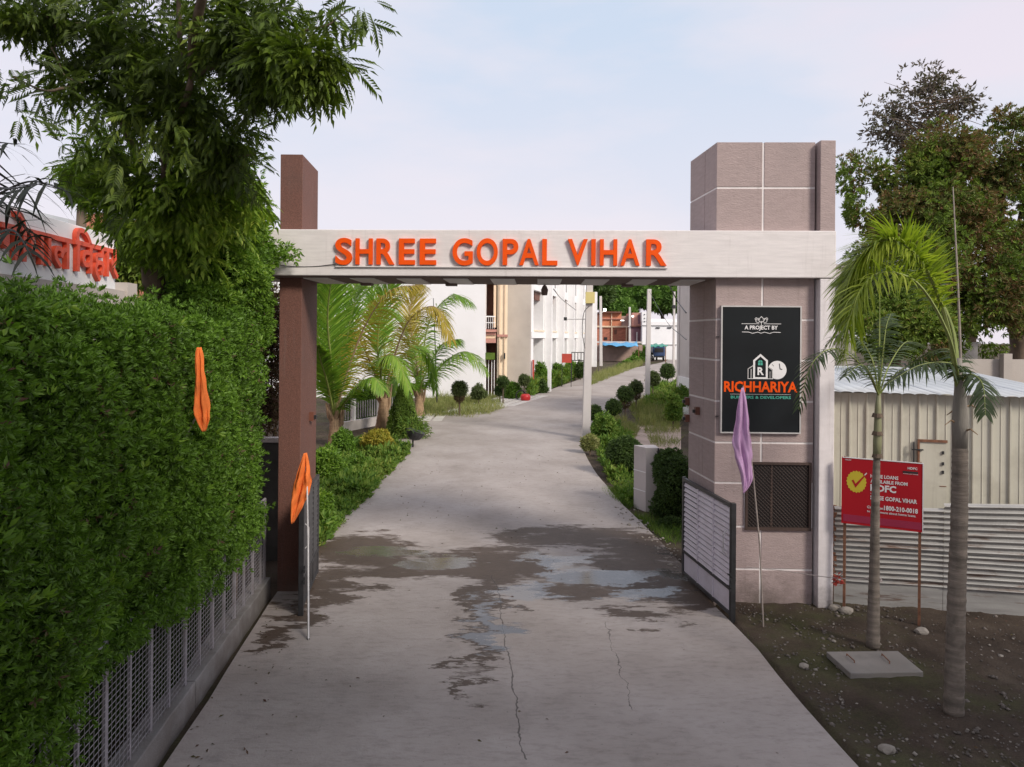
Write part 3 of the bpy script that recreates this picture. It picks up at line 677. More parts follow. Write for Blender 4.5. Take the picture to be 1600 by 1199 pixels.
# ---- gate leaves
def gate_leaf(label, H, E_, dark, side):
    """H hinge foot, E_ outer foot"""
    t = thing('gate_leaf', label, 'gate', tuple(H), 'steel leaves of the drive gate'); d = (E_-H); Lg = d.length; d.normalize(); nn = Vector((d.y, -d.x, 0))*side
    fm, sm = (M['gatedark'], M['gatedark']) if dark else (M['gatedark'], M['gatewhite'])  # dark leaf: shade put into the colour of slats and panels
    z0, z1 = .13, 1.60
    def bx(nm, mt, u0, u1, w0, w1, c0, c1, par=t, bv=0): return MB().obox(H, d, nn, Z, u0, u1, w0, w1, c0, c1).build(nm, mt, par, bevel=bv)
    bx('outer_post', M['dark'], Lg-.07, Lg, -.035, .035, .0, 1.67, bv=.004)
    bx('hinge_post', fm, 0, .05, -.025, .025, .05, 1.66)
    bx('top_rail', fm, .052, Lg-.072, -.025, .025, z1, z1+.05); bx('bottom_rail', fm, .052, Lg-.072, -.022, .022, z0-.05, z0-.002); bx('middle_rail', fm, .052, Lg-.072, -.022, .022, .43, .47)
    w_ = (Lg-.13)/3
    for k in range(3):
        a0 = .055+k*w_; a1 = a0+w_-.03
        if k: bx('stile', sm, a0-.028, a0-.002, -.018, .018, z0, z1-.002)
        bx('kick_panel', M['gatewhite'] if not dark else fm, a0, a1, -.004, .004, z0, .428)
        bx('back_sheet', M['dark'] if k == 0 else sm, a0, a1, -.012, -.009, .472, z1-.002)
        ns_ = 14; hh = (z1-.48)/ns_
        for j in range(ns_):
            c0 = .478+j*hh; O = H + d*a0 + Z*c0
            sl_ = MB(); th = .004
            pts = [(0, .006), (hh*.66, -.004)]
            p = [O+nn*pts[0][1]*1.8, O+d*(a1-a0)+nn*pts[0][1]*1.8, O+d*(a1-a0)+nn*pts[1][1]*1.2+Z*hh*.70, O+nn*pts[1][1]*1.2+Z*hh*.70]
            recalc(sl_.prism(p, nn*th).build('slat', sm, t))
    for zz in (.62, .46): 
        bx('bolt', M['dark'], Lg-.10, Lg+.06, .036, .05, zz+.03, zz+.045); bx('bolt', M['dark'], Lg-.02, Lg+.0, .036, .055, zz-.02, zz+.08)
    ha = H+d*(Lg-.17)+nn*.03; MB().tube([ha+Z*1.25, ha+nn*.05+Z*1.2, ha+nn*.05+Z*.95, ha+Z*.9], .008, 5).build('handle', M['greyframe'], t)
    return t
gate_leaf('open gate leaf of lavender louvre slats in a charcoal frame beside the mauve tower', Vector((2.84, 12.15, RT)), Vector((3.12, 10.32, .03)), False, 1)
gate_leaf('open gate leaf with shade put into its dark slat colour, seen almost edge-on beside the brown pillar', Vector((-3.16, 12.1, RT)), Vector((-2.93, 10.35, RT)), True, -1)

# ================================================================ LEFT SIDE: kerb, fence, hedge
t = thing('kerb_wall', 'low grey concrete wall carrying the mesh fence along the left of the drive', 'wall', (-3.3, 7, 0))
yy = 3.0
segs_ = [3.0, 4.6, 6.2, 7.9, 9.6, 11.3]
for y0, y1 in zip(segs_, segs_[1:]):
    m = MB(); V = []
    for i in range(13):
        y = y0+.006+(y1-y0-.012)*i/12; w1 = .010*mnoise.noise(Vector((1, y*3, 0))); h_ = .30+.012*mnoise.noise(Vector((4, y*2, 0))); x1 = XL(y)-.10+w1
        for X, zz in ((x1, -.06), (x1-.004, h_), (x1-.26, h_), (x1-.26, -.06)): V.append((X, y, zz))
    fs = [(j*4+i, (j+1)*4+i, (j+1)*4+i+1, j*4+i+1) for j in range(12) for i in range(3)] + [(0,1,2,3), (51,50,49,48)]
    recalc(m.add(V, fs).build('wall_section', M['concrete'], t, bevel=.012))
def XF(y): return XL(y)-.19
fence = thing('mesh_fence', 'grey welded mesh fence with flat posts on the low wall below the hedge', 'fence', (XF(7), 7, .3))
pys = list(np.arange(3.2, 11.2, .46)) + [11.25]; zf0, zf1 = .30, 1.50
for i, y in enumerate(pys):
    big = (i % 2 == 0); hw = .022 if big else .013
    MB().box(XF(y)-.014, XF(y)+.014, y-hw, y+hw, zf0, zf1+ (.01 if big else -.015)).build('post', M['fence'], fence)
for y0, y1 in zip(pys, pys[1:]):
    m = MB(); z = zf0+.05
    while z < zf1-.02:
        m.tube([(XF(y0)+.016, y0+.012, z), (XF(y1)+.016, y1-.012, z)], .0035, 4, False); z += .052
    for k in range(1, 6):
        y = y0+(y1-y0)*k/6; m.tube([(XF(y)+.02, y, zf0+.02), (XF(y)+.02, y, zf1-.01)], .0022, 3, False)
    m.build('wire_panel', M['fence'], fence, kind='stuff')
MB().tube([(XF(3.2), 3.2, zf1+.01), (XF(11.25), 11.25, zf1+.01)], .018, 6).build('top_rail', M['fence'], fence)

hedge = thing('hedge', 'tall clipped green hedge overhanging the mesh fence on the left', 'hedge', (-3.9, 7, 0))
def hedge_face(y, z):
    p = Vector((0, y, z)); b = .24*mnoise.noise(p*.8)+.13*mnoise.noise(p*2.3)
    return XL(y) - .32 + .30*min(1, max(0, (z-1.0)/.9)) + b*.8 - .25*max(0, (z-3.9-1.15*min(1, max(0, (y-8.4)/1.9))**1.5)/.5)**2
def htop(y): return 4.18 + 1.15*min(1, max(0, (y-8.4)/1.9))**1.5 + .10*mnoise.noise(Vector((3, y*1.1, 0))) - .012*(y-5)
# interior
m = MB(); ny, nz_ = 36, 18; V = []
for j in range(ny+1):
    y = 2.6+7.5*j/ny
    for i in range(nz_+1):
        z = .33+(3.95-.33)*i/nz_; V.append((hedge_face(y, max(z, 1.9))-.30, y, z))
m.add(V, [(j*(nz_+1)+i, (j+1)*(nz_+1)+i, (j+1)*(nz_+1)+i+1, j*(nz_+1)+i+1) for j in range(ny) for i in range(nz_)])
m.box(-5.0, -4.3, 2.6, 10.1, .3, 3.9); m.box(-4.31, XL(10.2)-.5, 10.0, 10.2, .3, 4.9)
m.build('interior', M['darkcore'], hedge)
def hedge_leaves(n):
    y = 2.7+7.75*RNG.random(n)**1.0; z = np.empty(n); zl = np.array([1.42+.28*mnoise.noise(Vector((8, v*1.7, 0)))+.10*mnoise.noise(Vector((8, v*6, 0))) for v in y]); zt_ = np.array([htop(v) for v in y])
    z = zl + (zt_-zl)*RNG.random(n)
    dep = -.30*RNG.random(n)**1.3 + .05*RNG.normal(size=n)
    x = np.array([hedge_face(a_, b_) for a_, b_ in zip(y, z)]) + dep
    p = np.stack([x, y, z], 1); d = np.stack([.75+.0*x, -.25+.0*x, .35+.0*x], 1) + RNG.normal(size=(n, 3))*.62
    return p, d
p1, d1 = hedge_leaves(40000)
n2 = 5000; y = 2.7+8.0*RNG.random(n2); x = np.array([XL(v) for v in y])-.15-1.1*RNG.random(n2); z = np.array([htop(v) for v in y])-.03+.10*RNG.normal(size=n2)
z += np.array([.13*mnoise.noise(Vector((a_*1.5, b_*1.5, 3))) for a_, b_ in zip(x, y)])
p2 = np.stack([x, y, z], 1); d2 = np.array((.1, -.1, .9))+RNG.normal(size=(n2, 3))*.6
n3 = 2600; z = 1.45+3.7*RNG.random(n3); x = XL(10.4)-.15-.9*RNG.random(n3); y = 10.35+.10*RNG.normal(size=n3)
p3 = np.stack([x, y, z], 1); d3 = np.array((.2, .9, .3))+RNG.normal(size=(n3, 3))*.6
# sprays that hang over the fence
n4 = 3600; cy = RNG.choice([3.4, 3.9, 4.5, 5.1, 5.4, 6.2, 6.9, 7.3, 7.7, 8.5, 9.3, 9.9, 10.5], n4); y = cy+RNG.normal(size=n4)*.20; z = 1.55-.55*RNG.random(n4)**1.5*(.6+.4*np.sin(cy*9)); x = np.array([XF(v) for v in y])+.05+.07*RNG.normal(size=n4)
p4 = np.stack([x, y, z], 1); d4 = np.array((.5, -.2, -.2))+RNG.normal(size=(n4, 3))*.6
p = np.vstack([p1, p2, p3, p4]); d = np.vstack([d1, d2, d3, d4])
order = np.argsort(np.linalg.norm(p-np.array((0,0,4.0)), axis=1) + 4*(p[:, 1] < 4.35))
Vh, Fh = scatter(p[order[300:]], d[order[300:]], .074*RNG.uniform(.7, 1.25, len(p)-300), 'sprig')
np_mesh('foliage', Vh, Fh, M['hedge'], hedge, kind='stuff')
def single_sprigs(parent, P_, D_, size, tpl, mat, name):
    V, Fc = TPL[tpl]; me = None; o0 = origin(parent); Mx = mats_for(D_, RNG.normal(0, .6, len(P_)))
    for i in range(len(P_)):
        if me is None:
            o = np_mesh(name, V.copy()+np.array(o0), Fc, mat, parent); me = o.data
        else: o = link_mesh(name, me, mat, parent)
        o.matrix_local = Matrix.Translation(Vector(P_[i])-o0) @ Matrix(Mx[i].tolist()).to_4x4() @ Matrix.Scale(size*random.uniform(.75, 1.2), 4)
pd, ddr = hedge_leaves(1300); kd = lump(pd, .9, 1) > .0; Vd, Fd = scatter(pd[kd], ddr[kd], .075*RNG.uniform(.6, 1.3, kd.sum()), 'tuft')
np_mesh('dry_leaves', Vd, Fd, M['dry'], hedge, kind='stuff')
pd, ddr = hedge_leaves(420); pd[:, 0] += .08; Vd, Fd = scatter(pd, ddr+np.array((0, 0, .5)), .125*RNG.uniform(.6, 1.2, len(pd)), 'sprig')
np_mesh('shoots', Vd, Fd, M['hedge2'], hedge, kind='stuff')
single_sprigs(hedge, p[order[:300]], d[order[:300]], .078, 'sprig', M['hedge'], 'leaf_sprig')

# tall bright shrub at the far end of the hedge, climbing into the tree
ts = thing('tall_shrub', 'tall bright green leafy shrub growing between the hedge and the gate beam', 'shrub', (-4.4, 10.2, 0))
def Bp(px, py, D, rpx, k=1.0, n=1000): r_ = rpx*D/F; c = P(px, py, D); return ((c.x, c.y, c.z), (r_, r_*.9, r_*k), n)
bl = [Bp(330,300,9.6,48,1.1,900), Bp(375,290,9.8,36,1.2,500), Bp(395,340,10,26,1,300), Bp(300,360,9.4,50,1.1,1200), Bp(345,410,9.5,50,1.1,1500), Bp(385,440,9.9,34,1.3,1000), Bp(320,470,9.2,48,.7,1300), Bp(350,455,10.3,62,1.2,2600), Bp(330,385,10.4,58,1.1,1900), Bp(370,345,10.5,42,1,900), Bp(395,500,10.4,32,1.5,1000), Bp(300,430,10.1,50,1,1400), Bp(385,420,10.6,38,1.2,1300), Bp(350,540,10.2,50,1.2,1500), Bp(395,385,10.8,28,1,500)]
foliage('foliage', M['hedge2'], ts, bl, .085, 'sprig', .6, .28, 1.8)
core('interior', M['darkcore'], ts, [(c, tuple(v*.8 for v in r_), n_) for c, r_, n_ in bl if r_[0] > .35 and c[2] < 5.0], .62)
m = MB()
for px in (335, 365, 310): limb(m, (P(px, 700, 10.5).x, 10.5, 0), P(px+10, 420, 10.4), .05, .02, .2)
m.build('stem', M['bark'], ts)
br = MB(); tip = P(455, 400, 10.9)
limb(br, P(395, 400, 10.8), tip, .012, .004, .05, 4, 5); br.build('branch', M['bark'], ts)
foliage('spray', M['hedge2'], ts, [Bp(425,395,10.9,20,1,60), Bp(447,398,10.85,22,.8,70), Bp(400,350,10.9,25,1,110)], .10, 'tuft', .9, .3)

# neem tree
nt_ = thing('neem_tree', 'large dark neem tree leaning over the hedge with drooping feathery leaves at upper left', 'tree', (-4.8, 9.4, 0))
m = MB(); base = Vector((-4.7, 9.5, -.05)); fork = P(236, 330, 9.0)
limb(m, base, P(245, 470, 9.3), .17, .14, .15, 10); limb(m, P(245, 470, 9.3), fork, .14, .11, .1, 10)
m.build('trunk', M['bark'], nt_, smooth=True)
brs = [(P(236,335,9.0), P(300,120,7.5), .09, .03), (P(236,335,9.0), P(180,90,8.2), .08, .03), (P(300,120,7.5), P(440,70,7.0), .035, .012), (P(440,70,7.0), P(540,20,6.8), .012, .005),
       (P(180,90,8.2), P(60,20,7.6), .035, .010), (P(120,140,7.8), P(20,120,7.0), .018, .006), (P(250,250,8.4), P(400,240,8.0), .03, .008), (P(300,120,7.5), P(260,-120,7), .03, .012), (P(180,90,8.2), P(150,-150,8), .05, .02),
       (P(62,20,7.6), P(80,75,7.5), .008, .006), (P(80,75,7.5), P(130,130,7.6), .006, .005)]
for a0, a1, r0, r1 in brs:
    m = MB(); limb(m, a0, a1, r0, r1, .25, 7); m.build('branch', M['bark'], nt_, smooth=True)
crown = [Bp(200,60,8.2,120,1,700), Bp(300,40,7.6,105,1,640), Bp(380,60,7.3,75,1,330), Bp(200,170,8.2,100,1,600), Bp(300,160,7.8,95,1,560), Bp(360,215,8.0,60,1,230), Bp(260,260,8.3,85,1,420),
         Bp(445,80,7.0,66,.8,420), Bp(490,100,6.9,48,.8,260), Bp(430,30,7.0,60,.8,180), Bp(400,130,7.4,40,.7,75), Bp(520,15,6.8,34,.8,90), Bp(560,10,6.7,30,.6,60), Bp(385,265,8.2,42,.9,60),
         Bp(110,150,8.0,55,1,170), Bp(60,20,7.6,50,.8,130), Bp(60,130,7.2,40,.7,70), Bp(20,110,7.0,38,.8,60), Bp(10,15,7.4,30,.8,50), Bp(140,230,8.1,50,.9,130), Bp(10,160,6.9,26,.8,30), Bp(240,-70,8,160,1,400)]
# unseen crown and branches added towards the street to shade the near drive
crown += [((-4.2,5.6,9.0),(1.8,1.9,1.2),500), ((-2.2,4.0,8.8),(2.2,2.0,1.0),700), ((-5.8,4.2,8.2),(1.8,1.9,1.4),380), ((0,0,9.3),(3,2.0,1.2),700), ((-4.2,.4,9),(2.6,2.4,1.2),700)]
brs_out = [(P(300,120,7.5), (-1.5,4.2,8.7), .05), ((-1.5,4.2,8.7), (0,0,9.2), .03)]
for a0, a1, r0 in brs_out: m = MB(); limb(m, a0, a1, r0, r0*.5, .3, 7); m.build('branch', M['bark'], nt_, smooth=True)
Ps, Ds = [], []
for c, r_, n_ in crown:
    q, dd = blob_pts(c, r_, int(n_*.95), .98, .34, 1.2); kk = lump(q, 1.35, 1) > .02; kk |= RNG.random(len(q)) < .10; q, dd = q[kk], dd[kk]; Ps.append(q); Ds.append(dd*.55 + RNG.normal(size=dd.shape)*.5 + np.array((0,0,-.45)))
p = np.vstack(Ps); d = np.vstack(Ds); dist = np.linalg.norm(p-np.array((0,0,4.0)), axis=1)
inview = (np.abs(p[:, 0]/p[:, 1]) < .69) & ((p[:, 2]-4)/p[:, 1] < .455) & (p[:, 1] > 3)
order = np.argsort(dist + 50*(~inview))
Vh, Fh = scatter(p[order[300:]], d[order[300:]], .25*RNG.uniform(.7, 1.2, len(p)-300), 'neem', .9)
np_mesh('foliage', Vh, Fh, M['neem'], nt_, kind='stuff')
single_sprigs(nt_, p[order[:300]], d[order[:300]], .25, 'neem', M['neem'], 'compound_leaf')
low = [Bp(150,250,8.9,45,1,110), Bp(330,350,9.2,40,1,130), Bp(225,350,8.8,40,1,110), Bp(300,300,8.6,55,1,230), Bp(280,375,9.0,44,1,170), Bp(340,290,8.8,50,1,170), Bp(250,310,8.6,60,1,200), Bp(170,300,8.9,34,1,90), Bp(390,310,9,28,1,45)]
foliage('lower_foliage', M['neem2'], nt_, low, .26, 'neem', .9, .3, 1.2, .5)

# dark palm at far left
dp = thing('dark_palm', 'dark drooping palm rising behind the hedge at the left edge', 'palm', tuple(G(-60, 900)*1.0)); dp.location = (-5.3, 7.0, 0)
MB().tube([(-5.3,7.0,0), (-5.28,7,2.5), (-5.25,6.95,4.9)], [.13,.11,.09], 10).build('trunk', M['ptrunk'], dp, smooth=True)
c0 = Vector((-5.25, 6.95, 4.9))
for pts in ([c0, P(-40,330,6.8), P(40,285,6.4), P(110,300,6.2)], [c0, P(-30,300,6.6), P(20,295,6.0), P(75,285,5.6)], [c0, P(-60,300,6.7), P(-20,230,6.5), P(30,225,6.3)], [c0, P(-20,370,6.5), P(20,360,6.0), P(50,400,5.8)],
            [c0, P(-120,320,6.8), P(-180,330,6.6), P(-220,420,6.5)], [c0, c0+Vector((-.2,.9,.5)), c0+Vector((-.3,1.7,.1))]):
    frond(dp, pts, 14, .52, 'darkfrond', hang=.85, lift=.25, sweep=.5, rad=.02, wd=.017, stem='dark', jit=.28, plume=.5)

# Hindi sign behind the hedge
hs = thing('hindi_signboard', 'white board with raised red Devanagari lettering above the hedge on the left', 'sign', (-6.9, 11.5, 4.7))
H1 = P(180, 450, 13.0); H0 = P(20, 428, 10.0); dd = (H1-H0); dd.z = 0; dd.normalize(); hn = Vector((dd.y, -dd.x, 0)); H1z = H1.z
H0 = Vector((H0.x, H0.y, H1z)); LH = (H1-H0).length
def hpx(px):
    t0, t1 = -8, 4
    for _ in range(50):
        t_ = (t0+t1)/2; q = H0+dd*t_
        if q.y < 2 or 800+F*q.x/q.y < px: t0 = t_
        else: t1 = t_
    return t_
MB().obox(H0, dd, -hn, Z, -4.5, LH, .0, .10, -.03, .90).build('board', M['white'], hs, bevel=.006)
place_text('िवहार', 'lettering', H0, dd, Z, hn, hpx(109), LH-.02, .055, .86, .006, .075, M['redletter'], hs, .012, 4).name = 'lettering'
place_text('गोपाल', 'lettering', H0, dd, Z, hn, hpx(-8), hpx(104), .16, .84, .006, .075, M['redletter'], hs, .012, 4)
lh = bpy.data.objects['lettering'] if 'lettering' in bpy.data.objects else None
hw_ = thing('compound_wall', 'weathered cement wall standing under the white Devanagari board', 'wall', (H0.x, H0.y, 0))
MB().obox(Vector((H0.x, H0.y, 0)), dd, -hn, Z, -4.5, LH+.35, -.02, .22, 0, H1z-.035).build('wall', M['greyplaster'], hw_)
MB().obox(Vector((H0.x, H0.y, 0)), dd, -hn, Z, LH+.352, LH+.75, -.06, .30, 0, H1z+.12).build('pier', M['greyplaster'], hw_)

# flags at the left
def flag(label, pole_pts, pole_r, polemat, cloth_rows, clothmat, dark_mark=False):
    """cloth_rows: (px, py, half width px) down a hanging cloth at distance D"""
    base = Vector(pole_pts[0]); t_ = thing('flag', label, 'flag', tuple(base))
    MB().tube(pole_pts, pole_r, 7).build('pole', M[polemat], t_)
    rows, D = cloth_rows; V, Fc = [], []; nc = 16; rr = spline([(a_, b_, c_) for a_, b_, c_ in rows], 30)
    for i, q in enumerate(rr):
        for j in range(nc+1):
            u = j/nc*2-1; fold = .032*math.sin(u*6.5+i*.13)+.016*math.sin(u*12-i*.21)+.010*math.sin(i*.9+u*3)+.02*mnoise.noise(Vector((u*2, i*.12, 5))); wpx = q.z*(1+.12*mnoise.noise(Vector((i*.35, 3 if u < 0 else 8, 0))))
            pt = P(q.x+u*wpx, q.y, D); pt.y += fold*min(1, wpx/12)+.03*u; V.append(tuple(pt))
    b = nc+1
    o = MB().add(V, [(i*b+j, i*b+j+1, (i+1)*b+j+1, (i+1)*b+j) for i in range(len(rr)-1) for j in range(nc)]).build('cloth', M[clothmat], t_, smooth=True)
    md = o.modifiers.new('s', 'SOLIDIFY'); md.thickness = .004
    return t_
flag('saffron flag hanging furled on a stick in front of the green hedge', [(-3.75, 7.6, .30), (-3.62, 7.5, 1.8), (-3.36, 7.3, 2.7), P(312, 640, 7.12), P(311, 545, 7.08)], .010, 'cane',
     ([(311,543,1.5), (311,556,4.5), (312,580,5), (313,606,7), (315,636,10), (317,656,8), (319,674,1.2)], 7.05), 'orangecloth')
f2 = flag('saffron flag on a white pole standing in front of the brown pillar', [G(482, 1000, RT), P(481.5, 860, 10.12), P(480, 770, 10.15), P(477, 712, 10.2)], .012, 'whitepole',
     ([(477,708,1.5), (476,722,5.5), (474,742,10), (471,762,13), (467,780,11), (462,798,7), (457,818,1.2)], 10.15), 'orangecloth')
lo_ = MB().tube([G(482, 1000, RT), P(482, 925, 10.11)], .016, 7).build('pole_sleeve', M['dark'], f2)
f3 = flag('mauve flag drooping from a thin leaning cane before the gate tower', [G(1193, 984, .03), P(1187, 850, 10.2), P(1177, 745, 10.2), P(1161, 603, 10.2)], .011, 'cane',
     ([(1160,606,2.5), (1160,630,8), (1160,660,12), (1160,690,15.5), (1163,712,15), (1166,735,11), (1167,755,8), (1162,771,2)], 10.14), 'purple')

# dried shrub between hedge and pillar, and what stands behind it
ds = thing('dry_shrub', 'reddish brown dry leafed shrub seen between the hedge and the brown pillar', 'shrub', (P(405, 600, 14).x, 14, 0))
foliage('foliage', M['dry'], ds, [Bp(405,560,13.6,50,1.8,2600), Bp(410,480,13.6,40,1.2,1000), Bp(375,520,13.4,40,1.5,700), Bp(420,640,13.6,34,1.2,700), Bp(440,520,14,30,2,500)], .085, 'sprig', .7, .3)
m = MB()
for k in range(5): limb(m, (P(405, 600, 14).x+.1*k-.2, 14, 0), P(385+16*k, 440, 13.8), .03, .01, .2, 5)
m.build('stem', M['bark'], ds)
lw = thing('low_boundary_wall', 'low dark boundary wall with pale cap behind the brown pillar', 'wall', (-5.5, 13.2, 0))
part('wall', simple('dark_boundary_wall', (.07,.065,.06), .9, .3, 3, .4), lw, (-7.0, -3.75, 13.1, 13.25, 0, 2.1)); part('cap', M['palegrey'], lw, (-7.0, -3.73, 13.07, 13.28, 2.102, 2.18))  # wall in a near-black grey, tone varied at random

# house with sloping roof behind the Hindi sign
hb = thing('far_left_house', 'pale house with bluish sheet roof behind the Devanagari board', 'house', (-14, 22, 0))
hb.name = 'sheet_roofed_house'
part('wall', M['whitewall'], hb, (-19, -12.6, 21, 28, 0, 7.0))
MB().prism([(-19.3,20.6,7.02), (-12.4,20.6,7.02), (-12.4,20.6,7.2), (-15.5,20.6,7.9), (-19.3,20.6,7.7)], (0,8,0)).build('roof', M['roofsheet'], hb)
part('wall', M['brick'], hb, (-12.58, -11.6, 21.5, 27, 0, 7.5))
part('window', M['window'], hb, (-17, -15.8, 20.97, 21.0, 5, 6.4)); part('window', M['window'], hb, (-14.8, -13.6, 20.97, 21.0, 5, 6.4))

# ================================================================ RIGHT SIDE: shed, fence, board, palms, slab
# shed wall of vertical sheets
S0, S1 = Vector((4.95, 12.75, 0)), Vector((8.75, 11.72, 0)); sd = (S1-S0).normalized(); sn = Vector((sd.y, -sd.x, 0)); SLn = (S1-S0).length
shed = thing('steel_shed', 'cream steel sheet shed with corrugated white roof behind the iron fence', 'shed', tuple(S0))
pw = .265; k = 0; u = 0
ZE = 3.12
while u < SLn:
    u1 = min(SLn, u+pw); zt_ = ZE-.02
    O = S0; m = MB(); r0 = .028
    # sheet with a raised rib at its edge
    prof = [(u, 0), (u+.010, .030), (u+.035, .030), (u+.045, 0), (u+pw*.55, 0), (u+pw*.57, .008), (u+pw*.60, .008), (u+pw*.62, 0), (u1, 0)]
    V = [O+sd*a_+sn*b_ for a_, b_ in prof]; nV = len(V); V = V+[q+Z*zt_ for q in V]
    m.add(V, [(i, i+1, i+1+nV, i+nV) for i in range(nV-1)]).build('panel', M['sheet'], shed); u = u1
part('back_wall', M['sheet'], shed, (5.0, 9.3, 15.3, 15.4, 0, 3.3))
# door
dx0, dx1 = (P(1437, 700, 12.2)-S0).dot(sd), (P(1503, 700, 12.0)-S0).dot(sd)
def Dp(px, py): 
    # height on the shed wall at a bearing
    t0, t1 = 0, SLn
    for _ in range(40):
        t_ = (t0+t1)/2; q = S0+sd*t_
        if 800+F*q.x/q.y < px: t0 = t_
        else: t1 = t_
    q = S0+sd*t_; return t_, P(px, py, q.y).z
ua, za = Dp(1437, 686); ub, zb = Dp(1560, 686); _, zc = Dp(1450, 758)
dr = MB().obox(S0, sd, sn, Z, ua, ub-.75, .036, .05, .6, za-.04).build('door', M['sheet'], shed)
MB().obox(S0, sd, sn, Z, ua-.01, ub-.74, .034, .07, za-.04, za).build('frame', M['rust'], dr); MB().obox(S0, sd, sn, Z, ua-.03, ua-.002, .034, .07, .6, za).build('frame', M['rust'], dr)
MB().obox(S0, sd, sn, Z, ua+.3, ub-.75, .05, .056, zc-.006, zc+.006).build('brace', M['rust'], dr)
for q_ in (.06, .30):
    MB().obox(S0, sd, sn, Z, ua-.12, ua+.05, .06, .085, za-.12-q_, za-.10-q_).build('latch', M['dark'], dr)
MB().obox(S0, sd, sn, Z, ua-.10, ua-.085, .06, .085, za-.50, za-.05).build('latch', M['dark'], dr)
for q_ in (.18, .36, .5): MB().obox(S0, sd, sn, Z, ua+.33, ua+.36, .05, .07, za-q_-.05, za-q_).build('rivet', M['dark'], dr)
# roof sheets
E0, E1 = P(1303, 612, 12.55), Vector((9.15, 11.45, 3.10)); R0, R1 = P(1303, 574, 15.4), P(1502, 579, 15.6)
E0 = Vector((4.80, 12.60, E0.z)); R0 = Vector((4.80, 15.4, R0.z))
NSH = 6
def bil(u, v): return E0.lerp(E1, u).lerp(R0.lerp(R1, u), v)
for i in range(NSH):
    V, b = [], 28
    for j in range(5):
        for c in range(b+1):
            u = (i+c/b)/NSH; q = bil(u, j/4); z = .020*abs(math.sin(c/b*math.pi*4))**.5*(1) + .004*(i % 2); V.append(q+Z*z)
    o = MB().add(V, [(j*(b+1)+c, j*(b+1)+c+1, (j+1)*(b+1)+c+1, (j+1)*(b+1)+c) for j in range(4) for c in range(b)]).build('roof_sheet', M['roofsheet'], shed, smooth=True)
    md = o.modifiers.new('s', 'SOLIDIFY'); md.thickness = .006
MB().tube([R0+Z*.02, R1+Z*.02], .03, 5).build('ridge', M['roofsheet'], shed)

# corrugated fence: sheets lie with their waves level
cf = thing('corrugated_fence', 'rusty corrugated iron fence in front of the cream shed', 'fence', (4.8, 11.05, 0))
C0, C1 = Vector((4.86, 11.10, 0)), Vector((7.9, 10.50, 0)); cd = (C1-C0).normalized(); cn = Vector((cd.y, -cd.x, 0)); CLn = (C1-C0).length
def corr_mat():
    t = NT('corrugated_iron'); base = t.ramp(t.noise(2, 6, vec=t.coord((.6,.6,6))), [(.3, (.27,.26,.25)), (.7, (.41,.40,.38))])
    rust = t.ramp(t.noise(3.2, 9, .7, vec=t.coord((.35,.35,4))), [(.55, 0), (.66, .9)]); base = t.mix(rust, base, (.13,.065,.04))
    t.l(base, t.b.inputs['Base Color']); t.b.inputs['Metallic'].default_value = .35; t.b.inputs['Roughness'].default_value = .55; t.bump(t.noise(30, 4), .2, .01); return t.m
M['corr'] = corr_mat()
cuts = [0, 1.5, CLn]
for i, (u0, u1) in enumerate(zip(cuts, cuts[1:])):
    for row, (za_, zb_) in enumerate(((.36, .92), (.90, 1.50+.08*i))):
        V, nzs, nu = [], int((zb_-za_)/.0095), 10
        for j in range(nzs+1):
            z = za_+(zb_-za_)*j/nzs
            for c in range(nu+1):
                u = u0+(u1-u0)*c/nu; w_ = .024*math.sin(2*math.pi*z/.076)+.012*row+.01*i+.012*mnoise.noise(Vector((u*1.2, z*2, row)))
                V.append(C0+cd*u+cn*w_+Z*(z+.012*mnoise.noise(Vector((u, row*3, 1)))+u*.03*(row == 1)*(j/nzs)))
        MB().add(V, [(j*(nu+1)+c, j*(nu+1)+c+1, (j+1)*(nu+1)+c+1, (j+1)*(nu+1)+c) for j in range(nzs) for c in range(nu)]).build('sheet', M['corr'], cf, smooth=True)
    MB().obox(C0, cd, cn, Z, u0+.003, u1-.003, -.02, -.005, .0, .40).build('base_sheet', M['corr'], cf)
for u in (.02, 1.5, 2.9): MB().tube([C0+cd*u-cn*.07, C0+cd*u-cn*.07+Z*1.5], .03, 6).build('post', M['rust'], cf)
mm = MB()
for k in range(40):
    q = C0+cd*random.uniform(-.06, .02)+cn*.03+Z*(.45+1.0*k/40); mm.obox(q, cd, cn, Z, -.03, .03*random.random(), -.02, .02, -.012, .012)
mm.build('rusted_edge', M['rust'], cf)

# red loans board
rb = thing('loan_board', 'red home loans board on two thin posts behind the slim palm', 'sign', (5.2, 10.5, 0))
q0, q1 = P(1316, 809, 10.72), P(1441, 827, 10.22); rd = (q1-q0); rd.z = 0; RW = rd.length; rd.normalize(); rn = Vector((rd.y, -rd.x, 0)); q0.z = 1.355; RH = .935
MB().obox(q0, rd, rn, Z, 0, RW, -.012, .0, 0, RH).build('panel', M['redsign'], rb)
MB().obox(q0, rd, rn, Z, .012, RW-.01, .0005, .002, .02, RH*.13).build('lower_band', M['pinkprint'], rb)
for q in ((-.012, .0, -.012, RH+.012), (RW, RW+.012, -.012, RH+.012), (0, RW, RH, RH+.012), (0, RW, -.012, 0)): MB().obox(q0, rd, rn, Z, q[0], q[1], -.016, .004, q[2], q[3]).build('frame', M['printwhite'] if q[1] > .1 and q[3] > .5 else M['redsign'], rb)
for uu in (.03, RW-.03): MB().obox(Vector((q0.x, q0.y, 0)), rd, rn, Z, uu-.018, uu+.018, -.05, -.014, -.05, 2.31).build('post', M['rust'], rb)
